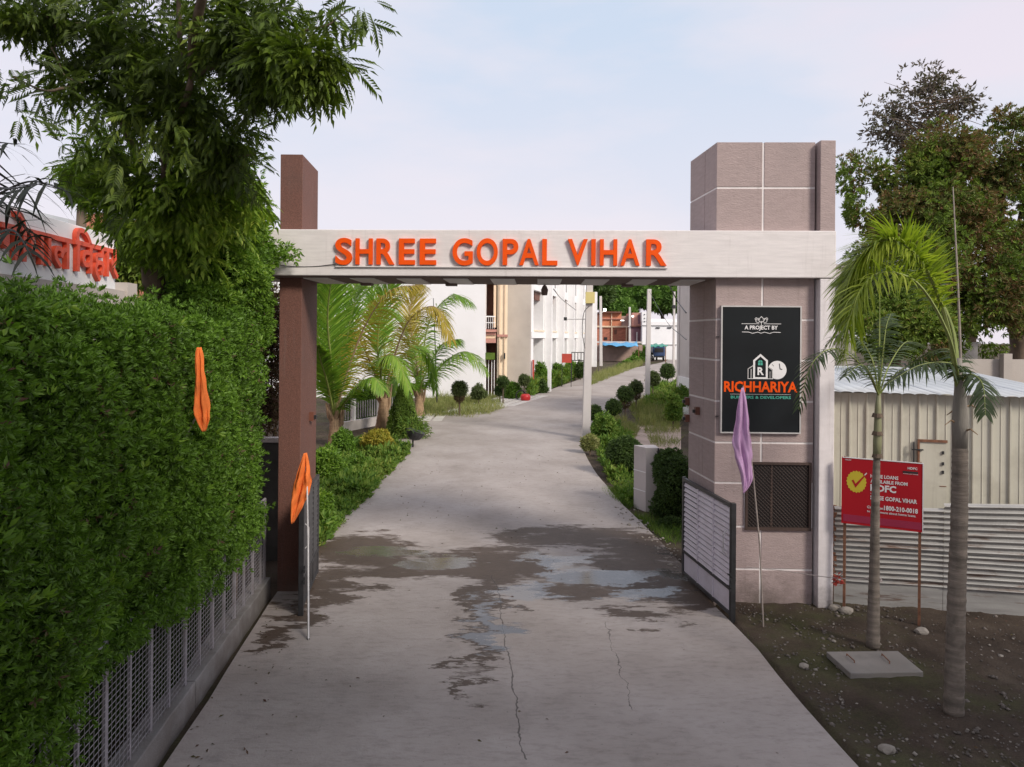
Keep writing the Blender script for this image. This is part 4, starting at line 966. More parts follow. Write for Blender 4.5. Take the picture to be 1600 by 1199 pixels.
def RT_(body, x0, x1, y0, y1, off=.02, mat='printwhite'): # layout of the board in 940 x 740 units
    return place_text(body, 'lettering', q0, rd, Z, rn, x0/940*RW, x1/940*RW, (740-y1)/740*RH, (740-y0)/740*RH, .001, .003, M[mat], rb, off, 2)
RT_('HOME LOANS', 338, 665, 160, 200, .03); RT_('AVAILABLE FROM', 338, 770, 218, 256, .03); RT_('HDFC', 338, 640, 272, 350, .04)
RT_('in', 338, 352, 372, 380); RT_('SHREE GOPAL VIHAR', 338, 880, 398, 445, .03); RT_('Call us on', 300, 490, 518, 548, .02); RT_('1800-210-0018', 500, 890, 498, 552, .035); RT_('to know more about home loans.', 300, 870, 566, 592, .015)
RT_('HDFC', 770, 880, 45, 72, .03); MB().obox(q0, rd, rn, Z, .76*RW, .945*RW, .001, .0025, RH*.845, RH*.875).build('logo_bar', M['dark'], rb); RT_('WITH YOU, RIGHT THROUGH', 720, 890, 118, 128, .01); RT_('HOME LOANS', 30, 105, 14, 26, .01)
def rpoly(pts, nm, mat, d=.0015): return MB().add([q0+rd*(x/940*RW)+Z*((740-y)/740*RH)+rn*d for x, y in pts], [tuple(range(len(pts)))]).build(nm, M[mat], rb)
sc_ = []
for i in range(80): a_ = 2*math.pi*i/80; r_ = 118+6*math.cos(a_*20); sc_.append((170+r_*math.cos(a_), 262+r_*1.03*math.sin(a_)))
rpoly(sc_, 'seal', 'yellow'); rpoly([(112,250),(135,240),(158,285),(245,200),(290,150),(300,158),(215,262),(160,330)], 'tick', 'redsign', .003); rpoly([(262,176),(290,148),(298,156),(272,184)], 'tick', 'printwhite', .004)

# palms on the right
def ringed(mb, pts, rads, n=14, ring=.09):
    q = spline(pts, 60); rr = []
    for i in range(61):
        t_ = i/60*(len(rads)-1); k_ = min(int(t_), len(rads)-2); r_ = rads[k_]+(rads[k_+1]-rads[k_])*(t_-k_); rr.append(r_*(1+.035*(1 if i % 2 else -1)+.05*mnoise.noise(Vector((i*.31, r_*40, 0)))))
    mb.tube(q, rr, n)
R1b = G(1364, 1012, .04); tp = P(1372, 625, 9.55)
pa = thing('slim_palm', 'slim young palm with pale thin trunk behind the concrete slab', 'palm', tuple(R1b))
m = MB(); ringed(m, [R1b, P(1366, 900, 9.58), P(1368, 780, 9.56), P(1370, 715, 9.55)], [.084, .064, .050, .040]); m.build('trunk', M['ptrunk'], pa, smooth=True)
m = MB(); m.tube([P(1370, 716, 9.55), P(1371, 690, 9.55), P(1372, 640, 9.55), P(1373, 615, 9.55)], [.048, .054, .040, .026], 10); m.build('crownshaft', M['pshaft'], pa, smooth=True)
for zz in (652, 680, 715): MB().tube([P(1371, zz, 9.55), P(1371, zz-6, 9.55)], [.07, .055], 9).build('leaf_scar', M['bark'], pa)
MB().tube([P(1373, 620, 9.55), P(1374, 540, 9.55), P(1375, 440, 9.6)], [.014, .011, .002], 6).build('spear_leaf', M['stem'], pa)
ct = P(1373, 618, 9.55)
for pts, ll in (([ct, P(1350,575,9.3), P(1305,545,9.0), P(1268,570,8.8), P(1248,640,8.7)], .34), ([ct, P(1362,560,9.7), P(1335,525,9.9), P(1300,530,10.1), P(1272,575,10.2)], .30),
                ([ct, P(1400,585,9.5), P(1440,565,9.4), P(1480,580,9.3)], .34), ([ct, P(1390,570,9.9), P(1415,535,10.3), P(1440,540,10.7)], .28),
                ([ct, P(1360,585,9.1), P(1345,570,8.6), P(1320,590,8.2)], .26), ([ct, P(1380,550,9.5), P(1385,510,9.6), P(1392,490,9.8)], .22)):
    frond(pa, pts, 34, ll, 'royald', hang=.75, lift=.3, sweep=.55, rad=.013, wd=.013, start=.15, jit=.15)
R2b = G(1490, 1117, .03); ct = P(1500, 600, 7.95)
pb = thing('thick_palm', 'thick grey trunked palm with a huge arching feathery frond at right', 'palm', tuple(R2b))
m = MB(); ringed(m, [R2b, P(1494, 960, 7.93), P(1499, 800, 7.95), P(1500, 700, 7.95)], [.100, .090, .082, .076], 18); m.build('trunk', M['ptrunk'], pb, smooth=True)
m = MB(); m.tube([P(1500,700,7.95), P(1500,660,7.95), P(1500,610,7.95), P(1497,560,7.95)], [.074,.080,.056,.03], 14); m.build('crownshaft', simple('grey_shaft', (.24,.22,.19), .75, .2, 5, .5, 30, (3,3,.5)), pb, smooth=True)
MB().tube([P(1503,610,7.95), P(1497,450,7.95), P(1489,292,8.0)], [.018,.012,.006], 6).build('spear_leaf', M['cane'], pb)
big = [P(1497,610,7.95), P(1478,500,7.8), P(1440,410,7.6), P(1385,375,7.4), P(1335,420,7.3), P(1312,500,7.25)]
frond(pb, big, 400, .44, 'royal', hang=.42, lift=.10, sweep=1.15, plume=.9, rad=.026, wd=.0105, start=.24, jit=.13)
frond(pb, [P(1499,600,7.95), P(1480,520,7.6), P(1430,440,7.3), P(1365,430,7.1), P(1330,490,7.0), P(1318,560,7.0)], 110, .40, 'royal', hang=.6, lift=.1, sweep=1.0, plume=.8, rad=.02, wd=.010, start=.40, jit=.13)
big2 = [P(1499,600,7.95), P(1488,510,8.3), P(1450,440,8.7), P(1400,420,9.0), P(1350,450,9.2)]
frond(pb, big2, 90, .42, 'royald', hang=.6, lift=.1, sweep=1.0, plume=.8, rad=.022, wd=.010, start=.35)
for pts, ll in (([ct, P(1515,585,7.8), P(1535,600,7.6), P(1540,650,7.4)], .28), ([ct, P(1490,570,7.9), P(1440,570,7.8), P(1385,600,7.7)], .34), ([ct, P(1495,560,8.2), P(1470,545,8.7), P(1420,570,9.2)], .30)):
    frond(pb, pts, 36, ll, 'royald', hang=.8, lift=.2, sweep=.6, rad=.013, wd=.012, start=.12, jit=.15)
sk = MB(); 
for k in range(4):
    a_ = k*1.7; c = P(1500, 640+k*12, 7.95); sk.tube([c, c+Vector((.12*math.cos(a_), .12*math.sin(a_), .05)), c+Vector((.2*math.cos(a_), .2*math.sin(a_), .0))], [.014,.01,.004], 4)
sk.build('dead_stalk', M['husk'], pb)

# manhole slab
sb = thing('manhole_slab', 'square concrete manhole cover with two iron handles on the soil', 'manhole cover', tuple(G(1365, 1035)))
c = [G(1291,1018,.12), G(1403,1017,.12), G(1443,1050,.12), G(1329,1052,.12)]
recalc(MB().prism(c, Z*-.075).build('slab', M['slab'], sb, bevel=.01))
ci = sum(c, Vector())/4; cc = [ci+(q-ci)*.93 for q in c]; recalc(MB().prism([q-Z*.078 for q in cc], Z*-.06).build('frame', M['concrete'], sb))
for (xa, ya, xb, yb) in ((1323,1025,1335,1036), (1378,1025,1390,1037)):
    p0, p1 = G(xa, ya, .122), G(xb, yb, .122); MB().tube([p0, p0+Z*.025, p1+Z*.025, p1], .007, 5).build('handle', M['rust'], sb)

# rope with a red rag from the gate to the palm
t = thing('rope', 'thin rope with a red rag tied between the gate leaf and the slim palm', 'rope', tuple(P(1240, 895, 10.4)))
ra, rb_ = P(1166, 886, 10.3), P(1364, 905, 9.7)
MB().tube(spline([ra, P(1230, 893, 10.2), P(1300, 903, 10.0), rb_], 14), .006, 5).build('cord', M['rope'], t)
MB().tube([rb_+Vector((-.09,.03,0)), rb_+Vector((-.03,-.10,0)), rb_+Vector((.07,-.09,0)), rb_+Vector((.11,.02,0))], .012, 6).build('knot', M['rope'], t)
foliage('rag', M['redpanel'], t, [(tuple(P(1309, 905, 9.98)), (.06,.04,.08), 60)], .06, 'broad', .9, .2)

# ================================================================ BEYOND THE GATE, LEFT
def put(name, label, cat, p, group=None): return thing(name, label, cat, tuple(p), group)
def topiary_ball(px, py, rpx, base_py, label, mat='topiary', group='ball topped topiary shrubs along the drive', cone=False, base_px=None, nleaf=1500):
    b = G(base_px or px, base_py); D = b.y; r_ = rpx*D/F; c = P(px, py, D); t_ = put('topiary_shrub', label, 'topiary', b, group)
    MB().tube([b-Z*.05, b+Z*.2, Vector((c.x, c.y, c.z))], [.05, .035, .03], 6).build('stem', M['bark'], t_)
    rr = (r_*.93, r_*.93, r_*.93)
    bl_ = [((c.x, c.y, c.z), rr, nleaf)]
    foliage('foliage', M[mat], t_, bl_, r_*.20, 'tuft', .34, .14, 3.0, rnd=.9)
    q5, d5 = blob_pts((c.x, c.y, c.z), tuple(v*1.02 for v in rr), 60, .1, .1); V5, F5 = scatter(q5, d5+RNG.normal(size=d5.shape)*.3, r_*.34*RNG.uniform(.6, 1.2, 60), 'thin'); np_mesh('shoots', V5, F5, M['weeds'], t_, kind='stuff')
    if cone: foliage('foliage', M['dry'], t_, [((c.x, c.y, c.z-r_*.9), (r_*.62, r_*.62, r_*.75), 700)], r_*.17, 'tuft', .4, .1)
    core('interior', M['darkcore'], t_, bl_, .86); return t_
topiary_ball(718, 608, 13, 652, 'ball topiary with ragged underside on the grass before the white wall', cone=True, mat='topiary2')
topiary_ball(786, 597, 10, 632, 'ball topiary at the foot of the raw cement wall', mat='topiary')
topiary_ball(781, 610, 9, 630, 'low ball shrub just in front of the raw cement wall topiary', mat='topiary')
topiary_ball(819, 594, 9.5, 626, 'ball topiary standing by the corner of the white row houses', mat='topiary2')
topiary_ball(929, 645, 12.5, 672, 'topiary half hidden behind the lamp pole with the yellow box')
topiary_ball(959, 636, 13, 664, 'round topiary just right of the pole with the yellow box')
topiary_ball(977, 616, 13.5, 656, 'tall stemmed dark topiary, middle of the row along the right kerb', cone=True)
topiary_ball(994, 606, 11.5, 642, 'olive topiary left of the second white pole', mat='topiary2', cone=True)
topiary_ball(1020, 592, 12, 626, 'topiary directly behind the second white pole', mat='topiary2')
topiary_ball(1043, 580, 12, 604, 'farthest topiary beside the pale corner of the house')

# big ball bush and clipped dark hedge by the drive on the right
bb = put('ball_bush', 'large round dark green bush on the right edge of the drive', 'bush', G(978, 745))
D = bb.location.y; bl_ = [Bp(977, 710, D, 27, .95, 3600)]; foliage('foliage', M['topiary'], bb, bl_, .08, 'sprig', .35, .12); core('interior', M['darkcore'], bb, bl_, .82)
dh = put('dark_hedge', 'dark clipped hedge between the small pillar and the mauve tower', 'hedge', G(1050, 850))
bl_ = [Bp(1048,735,16.4,26,1.2,2600), Bp(1050,790,16.2,28,1.2,2600), Bp(1063,760,16,30,1.6,2200), Bp(1035,715,16.8,10,1,300), Bp(1050,830,15.6,26,.8,1200), Bp(1025,830,15.8,14,1,500)]
foliage('foliage', M['topiary'], dh, bl_, .08, 'sprig', .45, .2); core('interior', M['darkcore'], dh, bl_, .78)
sp_ = put('small_pillar', 'short grey and cream gate post with white joints on the right verge', 'pillar', G(1010, 805))
pb_ = G(1011, 800); D = pb_.y; zt_ = P(1010, 700, D).z
x0, x1, xm = P(991, 750, D+.35).x, P(1029, 750, D).x, P(1009, 750, D).x
m = MB(); recalc(m.prism([(xm, D, 0), (x1, D, 0), (x1, D+.5, 0), (x0, D+.42, 0)], Z*zt_).build('shaft', M['palegrey'], sp_, bevel=.006))
for zz in (zt_*.33, zt_*.62): MB().prism([(xm-.004, D-.004, zz), (x0-.006, D+.41, zz), (x0-.006, D+.41, zz+.02), (xm-.004, D-.004, zz+.02)], (-.003, 0, 0)).build('joint', M['white'], sp_)
MB().box(x1-.03, x1+.01, D-.03, D-.004, .1, zt_).build('iron_edge', M['gatedark'], sp_)

# grassy and weedy verges
def grassy(name, label, poly, n, h, mat, tpl='blade', jit=.5):
    """tufts spread over a ground polygon given by bearings"""
    pts = [G(*q) for q in poly]; tri = []
    for i in range(1, len(pts)-1): tri.append((pts[0], pts[i], pts[i+1]))
    ar = np.array([((b-a_).cross(c-a_)).length for a_, b, c in tri]); ar /= ar.sum()
    k_ = RNG.choice(len(tri), n, p=ar); r1_, r2_ = RNG.random(n), RNG.random(n); s1 = np.sqrt(r1_)
    A_ = np.array([[tuple(v) for v in tr] for tr in tri])[k_]
    p = A_[:, 0]*(1-s1)[:, None] + A_[:, 1]*(s1*(1-r2_))[:, None] + A_[:, 2]*(s1*r2_)[:, None]
    den = np.array([mnoise.noise(Vector(q)*1.1) for q in p]); keep = den > -.25+RNG.normal(size=n)*.15; p = p[keep]; den = den[keep]
    hh = h*RNG.uniform(.5, 1.2, len(p))*(.7+.9*np.clip(den+.3, 0, 1))
    if tpl != 'blade': p[:, 2] += hh*RNG.random(len(p))*1.6
    d = np.array((0, 0, 1.0)) + RNG.normal(size=(len(p), 3))*jit
    V, Fc = scatter(p, d, hh, tpl, 3); return tag(np_mesh(name, V, Fc, M[mat]), label, 'grass', kind='stuff')
grassy('grass_patch', 'dry yellowish grass in front of the white wall on the left', [(662,655),(745,655),(790,640),(775,622),(700,622),(655,630)], 9000, .42, 'grass')
grassy('weed_bed', 'fresh green weeds filling the bed along the left edge of the drive', [(492,870),(560,778),(600,728),(640,712),(600,690),(540,705),(496,730)], 9000, .17, 'weeds', 'sprig')
grassy('weed_bed', 'olive weeds along the right kerb beyond the round bush', [(918,672),(950,755),(985,800),(1005,760),(985,690),(960,665),(945,655)], 5000, .15, 'weeds', 'sprig')
grassy('grass_patch', 'tall pale grass around the row of topiary on the right', [(985,640),(1010,622),(1062,608),(1062,660),(1000,668)], 9000, .50, 'grass')
grassy('weed_bed', 'leafy weeds behind the second white pole', [(1005,640),(1020,612),(1062,600),(1064,650)], 3000, .22, 'weeds', 'sprig')
grassy('grass_patch', 'yellow green grass strip below the distant hedge row', [(918,606),(935,594),(1003,572),(1003,562),(940,584),(915,596)], 6000, .55, 'grass')
grassy('grass_patch', 'grass and weeds at the right edge of the drive in the gateway', [(940,768),(990,800),(1066,868),(1066,835),(1020,800),(960,760)], 3500, .16, 'weeds')
grassy('weed_bed', 'green shrubs lining the drive before the row houses', [(828,622),(880,600),(905,590),(880,592),(845,604),(826,612)], 4500, .35, 'weeds', 'sprig')
grassy('grass_patch', 'small tuft of grass on the soil beside the open gate leaf', [(1162,985),(1200,1000),(1180,1018),(1240,1060),(1222,1062),(1165,1005)], 900, .05, 'weeds', 'blade', .9)
grassy('grass_patch', 'pale dry grass along the right kerb below the topiary row', [(925,668),(950,705),(985,700),(1000,672),(975,655),(945,650)], 5000, .28, 'grass')
grassy('grass_patch', 'sparse dry grass on the ground before the pale house corner', [(1005,672),(1020,700),(1062,700),(1062,655)], 1800, .30, 'grass')
# sand path on the right
pth = [G(960,672,.01), G(1000,664,.01), G(1064,668,.01), G(1064,705,.01), G(1030,720,.01), G(990,700,.01)]
tag(MB().add(pth, [tuple(range(len(pth)))]).build('path', M['sand']), kind='structure')
# bushes
def bush(label, px, py, rpx, D, mat, n=900, k=1., size=.12, tpl='tuft', cat='bush', group=None, name='bush'):
    c = P(px, py, D); g0 = gz(D); t_ = thing(name, label, cat, (c.x, c.y, g0), group); r_ = rpx*D/F
    bl_ = [((c.x, c.y, c.z), (r_, r_, r_*k), n), ((c.x+r_*.4, c.y, c.z-r_*k*.4), (r_*.8, r_*.8, r_*k*.7), n//2), ((c.x-r_*.5, c.y, c.z-r_*k*.5), (r_*.7, r_*.7, r_*k*.7), n//3)]
    foliage('foliage', M[mat], t_, bl_, size, tpl, .5, .25, zmin=g0); core('interior', M['darkcore'], t_, [(c_, r2_, 0) for c_, r2_, _ in bl_[:1]], .6)
    MB().tube([(c.x, c.y, g0-.03), (c.x, c.y, c.z)], .03, 5).build('stem', M['bark'], t_); return t_
bush('yellow leafed croton bush in the bed left of the drive', 590, 690, 20, 23.5, 'yshrub', 1100, .8, .12)
bush('bright green bush at the foot of the nearest coconut palm', 510, 735, 30, 19, 'hedge2', 2200, 1.2, .12)
bush('dark green bush right of the first coconut palm trunk', 536, 690, 14, 23, 'hedge', 900, 1.3, .11)
bush('bushy green plant in the bed beside the drive', 560, 735, 22, 20.5, 'hedge', 1300, .9, .11)
bush('bluish green bush near the tilted planter', 612, 715, 18, 23, 'cone', 900, .9, .11)
bush('leafy green clump against the brown pillar', 495, 800, 22, 14.6, 'hedge2', 1600, 1.5, .10)
bush('arching yellow green grass clump at the drive corner', 645, 668, 22, 27, 'weeds', 900, .9, .16, 'thin')
bush('dark green shrub behind the railing left', 572, 630, 26, 31.5, 'hedge', 1200, 1.2, .16)
bush('low dark bush right of the ragged topiary', 748, 612, 9, 37.5, 'topiary2', 600, 1, .14)
bush('bushy green shrub left of the red pot', 800, 610, 12, 41.5, 'hedge', 800, 1, .15)
bush('grey green shrub right of the red pot', 842, 604, 11, 45, 'topiary', 800, 1, .16)
bush('wiry green shrub against the white row house front', 845, 580, 8, 48.5, 'hedge', 500, 1.5, .18)
bush('yellow flowering shrub along the row house front', 871, 592, 9, 50, 'weeds', 600, .9, .18)
bush('dark green shrub under the red hanging panel', 872, 577, 8, 54, 'hedge', 500, 1, .18)
bush('second dark shrub under the black railing', 892, 573, 8, 58, 'hedge', 500, 1, .18)
bush('very dark small tree beside the pole with the yellow box', 907, 577, 6, 56, 'topiary', 600, 1.6, .2)
bush('green leafy bush between the pole and round topiary', 945, 665, 16, 26, 'weeds', 1000, 1, .14)
bush('white flowered weed clump at the foot of the first pole', 922, 690, 10, 24, 'grass', 500, 1, .12)
bush('leafy sapling left of the pale house corner', 1052, 635, 10, 30, 'weeds', 600, 1.8, .15)
bush('dark hedge clump against the pale house corner', 1066, 618, 12, 33, 'weeds', 500, 1.2, .15)
for i, (px, py, r_) in enumerate([(934,594,7), (946,586,8), (958,582,8), (970,577,8), (981,571,8), (990,565,8), (998,558,9), (1002,548,9)]):
    bush(['first', 'second', 'third', 'fourth', 'fifth', 'sixth', 'seventh', 'eighth'][i] + ' rounded bush from the left in the distant hedge row', px, py, r_, 66+3*i, 'hedge', 450, .9, .28, group='bushes of the distant hedge row')
# cone shrub
cs = put('cone_shrub', 'clipped cone shaped conifer between the coconut palms and the drive', 'conifer', (P(630, 680, 27.6).x, 27.6, gz(27.6)))
n_ = 5200; hgt = P(628, 596, 27.6).z-gz(27.6); u = RNG.random(n_)**1.4; a_ = RNG.random(n_)*6.283; rad = .66*(1-u)**.75*(1+.1*np.sin(a_*5+u*9))*(1-.15*RNG.random(n_)**2)
p = np.stack([cs.location.x+rad*np.cos(a_), cs.location.y+rad*np.sin(a_), gz(27.6)+u*hgt], 1); d = np.stack([np.cos(a_), np.sin(a_), 1.2+0*u], 1)+RNG.normal(size=(n_, 3))*.35
V, Fc = scatter(p, d, .10*RNG.uniform(.7, 1.2, n_), 'tuft'); np_mesh('foliage', V, Fc, M['cone'], cs, kind='stuff')
MB().tube([(cs.location.x, 27.6, 0), (cs.location.x, 27.6, gz(27.6)+hgt*.95)], [.50, .02], 12).build('interior', M['darkcore'], cs)

# coconut palms
def coconut(label, bx, by, top, fr, D):
    b = Vector((P(bx, by, D).x, D, gz(D))); t_ = put('coconut_palm', label, 'palm', b, 'young coconut palms left of the drive'); c = P(*top, D)
    m_ = MB(); ringed(m_, [b-Z*.05, b.lerp(c, .5), c], [.30, .22, .16], 12); m_.build('trunk', M['husk'], t_, smooth=True)
    for k_ in range(6):
        a_ = k_*1.05; q = b.lerp(c, .45+.09*k_); m_ = MB(); m_.tube([q, q+Vector((.22*math.cos(a_), .22*math.sin(a_), .35)), c+Vector((.3*math.cos(a_), .3*math.sin(a_), .55))], [.09, .07, .03], 5); m_.build('husk', M['husk'], t_)
    for pts, ll, mt in fr:
        pp = [c] + [P(x, y, D+dz) for x, y, dz in pts]; arch = pts[-1][1] > pts[-2][1]-14
        frond(t_, pp, 120, ll*1.25, mt, hang=.75 if arch else .28, lift=.12, sweep=.8 if arch else 1.5, rad=.05, wd=.023, start=.14, jit=.10, stem='stem' if mt != 'coco_y' else 'husk')
coconut('largest coconut palm with upright fronds beside the brown pillar', 525, 690, (523, 655), [
    ([(515,560,0),(520,470,-.3),(530,405,-.6)], 1.0, 'coco'), ([(505,560,-.5),(480,450,-1.5),(478,395,-2)], 1.1, 'coco'), ([(535,580,0),(555,470,.3),(590,410,.5)], 1.0, 'coco'),
    ([(540,590,-.5),(570,510,-1),(610,455,-1.5),(660,445,-1.8)], .95, 'coco_y'), ([(500,590,.5),(480,520,1),(440,460,2),(400,470,3)], 1., 'coco'), ([(530,590,1),(545,520,2),(565,440,3),(600,420,4)], 1., 'coco'),
    ([(512,600,-1),(500,560,-2),(496,540,-3)], .7, 'coco'), ([(528,560,.5),(545,480,.8),(575,400,1.4),(610,415,2)], 1.1, 'coco'), ([(510,570,1),(498,480,1.5),(500,410,2)], 1.1, 'coco'), ([(520,590,-1),(512,500,-2),(520,430,-3),(535,410,-4)], 1.1, 'coco'), ([(545,620,-.5),(580,590,-1.2),(600,610,-1.6)], .6, 'coco')], 25.5)
coconut('middle coconut palm with yellow tinged fronds', 597, 665, (600, 622), [
    ([(590,540,0),(600,470,-.5),(625,415,-1)], 1.0, 'coco'), ([(615,560,-.5),(640,500,-1),(680,480,-1.5),(705,530,-2)], 1.0, 'coco_y'), ([(580,570,-.5),(555,520,-1),(530,520,-1.5)], .9, 'coco_y'),
    ([(600,540,1),(580,460,1.5),(545,420,2)], 1.0, 'coco'), ([(620,570,.5),(650,540,1),(670,560,1.3),(680,610,1.5)], .9, 'coco'), ([(595,590,-1),(600,560,-2),(620,560,-2.6),(640,610,-3)], .8, 'coco')], 29)
coconut('right hand coconut palm whose fronds spread over the white wall', 654, 650, (655, 618), [
    ([(660,560,0),(672,500,-.2),(705,462,-.4),(735,470,-.6)], 1.15, 'coco'), ([(675,590,0),(700,562,-.4),(730,550,-.8),(760,575,-1)], 1.15, 'coco'), ([(645,570,0),(630,510,0),(600,480,.3)], 1.1, 'coco'),
    ([(650,560,.5),(640,490,1),(655,440,1.5)], 1.1, 'coco_y'), ([(662,590,-.6),(690,540,-1),(715,530,-1.2)], .9, 'coco'), ([(640,600,-.6),(620,590,-1),(610,620,-1.4)], .8, 'coco')], 33.5)
# thin pole in the grass, planters, railings
lp = put('garden_stake', 'thin dark iron stake standing in the grass before the white wall', 'stake', G(683, 636)); D = lp.location.y
MB().tube([lp.location, P(680, 540, D), P(677, 466, D)], [.035, .03, .015], 6).build('rod', M['dark'], lp)
pr = thing('garden_railing', 'low blue grey picket railing on a cream wall behind the palms', 'railing', (P(575, 665, 30).x, 30, gz(30)))
rx0, rx1 = P(530, 670, 28.5), P(640, 655, 33); rdv = Vector((rx1.x-rx0.x, rx1.y-rx0.y, 0)); rl = rdv.length; rdv.normalize(); ro = Vector((rx0.x, rx0.y, gz(29))); rnn = Vector((rdv.y, -rdv.x, 0)); hw1 = .38
MB().obox(ro, rdv, rnn, Z, 0, rl, -.1, .1, -.2, hw1).build('wall', M['palegrey'], pr)
for k_ in range(int(rl/.16)):
    if k_ % 11 == 5: MB().obox(ro, rdv, rnn, Z, k_*.16, k_*.16+.14, -.08, .08, hw1+.002, 1.25).build('pier', M['white'], pr)
    else: MB().obox(ro, rdv, rnn, Z, k_*.16+.04, k_*.16+.09, -.012, .012, hw1+.06, 1.12).build('picket', M['greywin'], pr)
for zz in (hw1+.12, 1.02): MB().obox(ro, rdv, rnn, Z, .02, rl, -.034, -.014, zz, zz+.03).build('rail', M['gatedark'], pr)
pl = put('planter', 'dark bowl planter tilted on a small stand at the drive corner', 'planter', G(645, 702)); q = pl.location
m = MB(); m.tube([q+Vector((0,0,.32)), q+Vector((.02,0,.38)), q+Vector((.06,0,.50)), q+Vector((.10,0,.62))], [.10,.22,.30,.33], 14); m.build('bowl', M['dark'], pl)
m = MB(); m.tube([q, q+Vector((0,0,.34))], .03, 6); m.tube([q+Vector((-.18,0,.02)), q+Vector((.25,0,.02))], .02, 5); m.build('stand', M['dark'], pl)
foliage('plant', M['weeds'], pl, [((q.x, q.y, q.z+.75), (.35,.35,.25), 220)], .16, 'thin')
def paver_patch(label, px, py, w_, h_, ang):
    c = G(px, py); t_ = put('paver_ramp', label, 'paving', c); u_ = Vector((math.cos(ang), math.sin(ang), 0)); v_ = Vector((-math.sin(ang), math.cos(ang), 0)); i_ = 0
    for a_ in np.arange(-w_/2, w_/2-.01, .5):
        for b_ in np.arange(-h_/2, h_/2-.01, .42):
            o_ = (c + u_*a_ + v_*b_); z_ = gz(o_.y)+.03; MB().obox(Vector((o_.x, o_.y, z_)), u_, v_, Z, .03, .43, .03, .36, 0, .05).build('paver', M['paver'], t_)
paver_patch('white paver ramp crossing the grass near the ragged topiary', 741, 640, 1.6, 4.2, R(-20))
paver_patch('wider white paver ramp at the beige house entrance', 797, 627, 2.4, 5.5, R(-20))
paver_patch('pale pavers beyond the planter under the grass clump', 668, 655, 1.4, 2.2, R(0))
rp_ = put('red_pot', 'round red pot with a dark tyre leaning behind it at the kerb', 'pot', G(821, 628)); q = rp_.location
MB().tube([q, q+Z*.12, q+Z*.30, q+Z*.42], [.16,.26,.28,.2], 14).build('pot', M['redpot'], rp_, smooth=True)
tor = []; tc_ = q+Vector((-.25,.5,.30))
for i in range(21): a_ = 2*math.pi*i/20; tor.append(tc_+Vector((1*.26*math.cos(a_), .06*math.cos(a_), .28*math.sin(a_))))
MB().tube(tor, .04, 6, False).build('tyre', M['rubber'], rp_)

# white building
wb = thing('white_building', 'large plain white building wall behind the coconut palms', 'building', (-7, 42, gz(42)))
part('wall', M['whitewall'], wb, (-17, P(757, 560, 42).x, 42, 50, 0, 9.2)); part('parapet', M['whitewall'], wb, (-17.05, P(757, 560, 42).x+.05, 41.95, 50.05, 9.202, 9.5))
# beige house
xa, xb = P(757, 560, 44).x, P(795, 560, 44).x
bh = thing('beige_house', 'narrow beige house front with balcony and pink bands next to the white wall', 'house', (xa, 44, gz(44)))
def bxp(nm, mt, px0, px1, py0, py1, d0, d1, par=None):
    p0, p1 = P(px0, py1, d0), P(px1, py0, d0); return MB().box(p0.x, p1.x, d0, d1, p0.z, p1.z).build(nm, M[mt], par or bh)
bxp('wall', 'beige2', 776, 794, 380, 650, 44.0, 51); bxp('wall', 'beige2', 750, 776, 380, 441, 44.05, 51); bxp('wall', 'wood', 750, 776, 442, 650, 45.3, 45.5)
bxp('pilaster', 'beige', 779, 783, 382, 640, 43.9, 44.0); bxp('pilaster', 'beige', 787, 790.5, 382, 640, 43.9, 44.0)
bxp('opening_frame', 'beige', 771, 775.5, 446, 512, 43.95, 45.2); bxp('band', 'pink', 756, 776, 515, 519, 43.7, 45.2); bxp('band', 'pink', 757, 775, 520, 523.5, 43.85, 45.2); bxp('band', 'beige', 757, 775, 524, 529, 43.95, 45.2); bxp('band', 'pink', 757, 775, 529.5, 536, 43.9, 45.2); bxp('band', 'pink', 776.5, 793.5, 523, 526.5, 43.85, 43.995)
rl_ = bxp('balcony_rail', 'white', 757, 774, 494, 495.5, 43.8, 43.86)
for px in range(757, 775, 3): bxp('baluster', 'white', px, px+.7, 495.6, 514, 43.8, 43.84, rl_)
bxp('balcony_rail', 'white', 757, 774, 504, 505, 43.805, 43.835)
bxp('canopy', 'cone', 757, 773, 552, 562, 43.3, 44.9)
for px in (758, 762.5, 767.5, 771.5): bxp('column', 'white', px, px+1.4, 563, 632, 43.6, 43.7)
bxp('meter_box', 'dark', 787, 789.5, 552, 561, 43.75, 43.88)
# white row houses
A_ = Vector((P(828, 560, 45.5).x, 45.5, 0)); rw = Vector((.2326, .9726, 0)).normalized(); rnr = Vector((rw.y, -rw.x, 0)); RL = 30.
row = thing('row_houses', 'long white row of two storey houses with tall recessed bays receding along the drive', 'building', tuple(A_))
def rbx(nm, mt, u0, u1, n0, n1, z0, z1, par=row): return MB().obox(A_, rw, rnr, Z, u0, u1, n0, n1, z0, z1).build(nm, M[mt], par)
rbx('inner_wall', 'whitewall', 0.2, RL, -6, -1.2, .3, 9.6); rbx('side_wall', 'greyplaster', -.15, 0.19, -6, .02, .3, 9.6)
xg = P(793, 560, 45.4).x
MB().box(xg, A_.x-.02, 45.35, 45.5, .3, 9.6).build('side_wall', M['greyplaster'], row)
rbx('floor_band', 'whitewall', .2, RL, -1.19, .06, 3.95, 4.35); rbx('upper_wall', 'whitewall', .2, RL, -1.19, -.0, 7.0, 9.6); rbx('parapet', 'whitewall', .2, RL, -.4, .08, 9.602, 9.8)
bays = 6; bp_ = 5.0
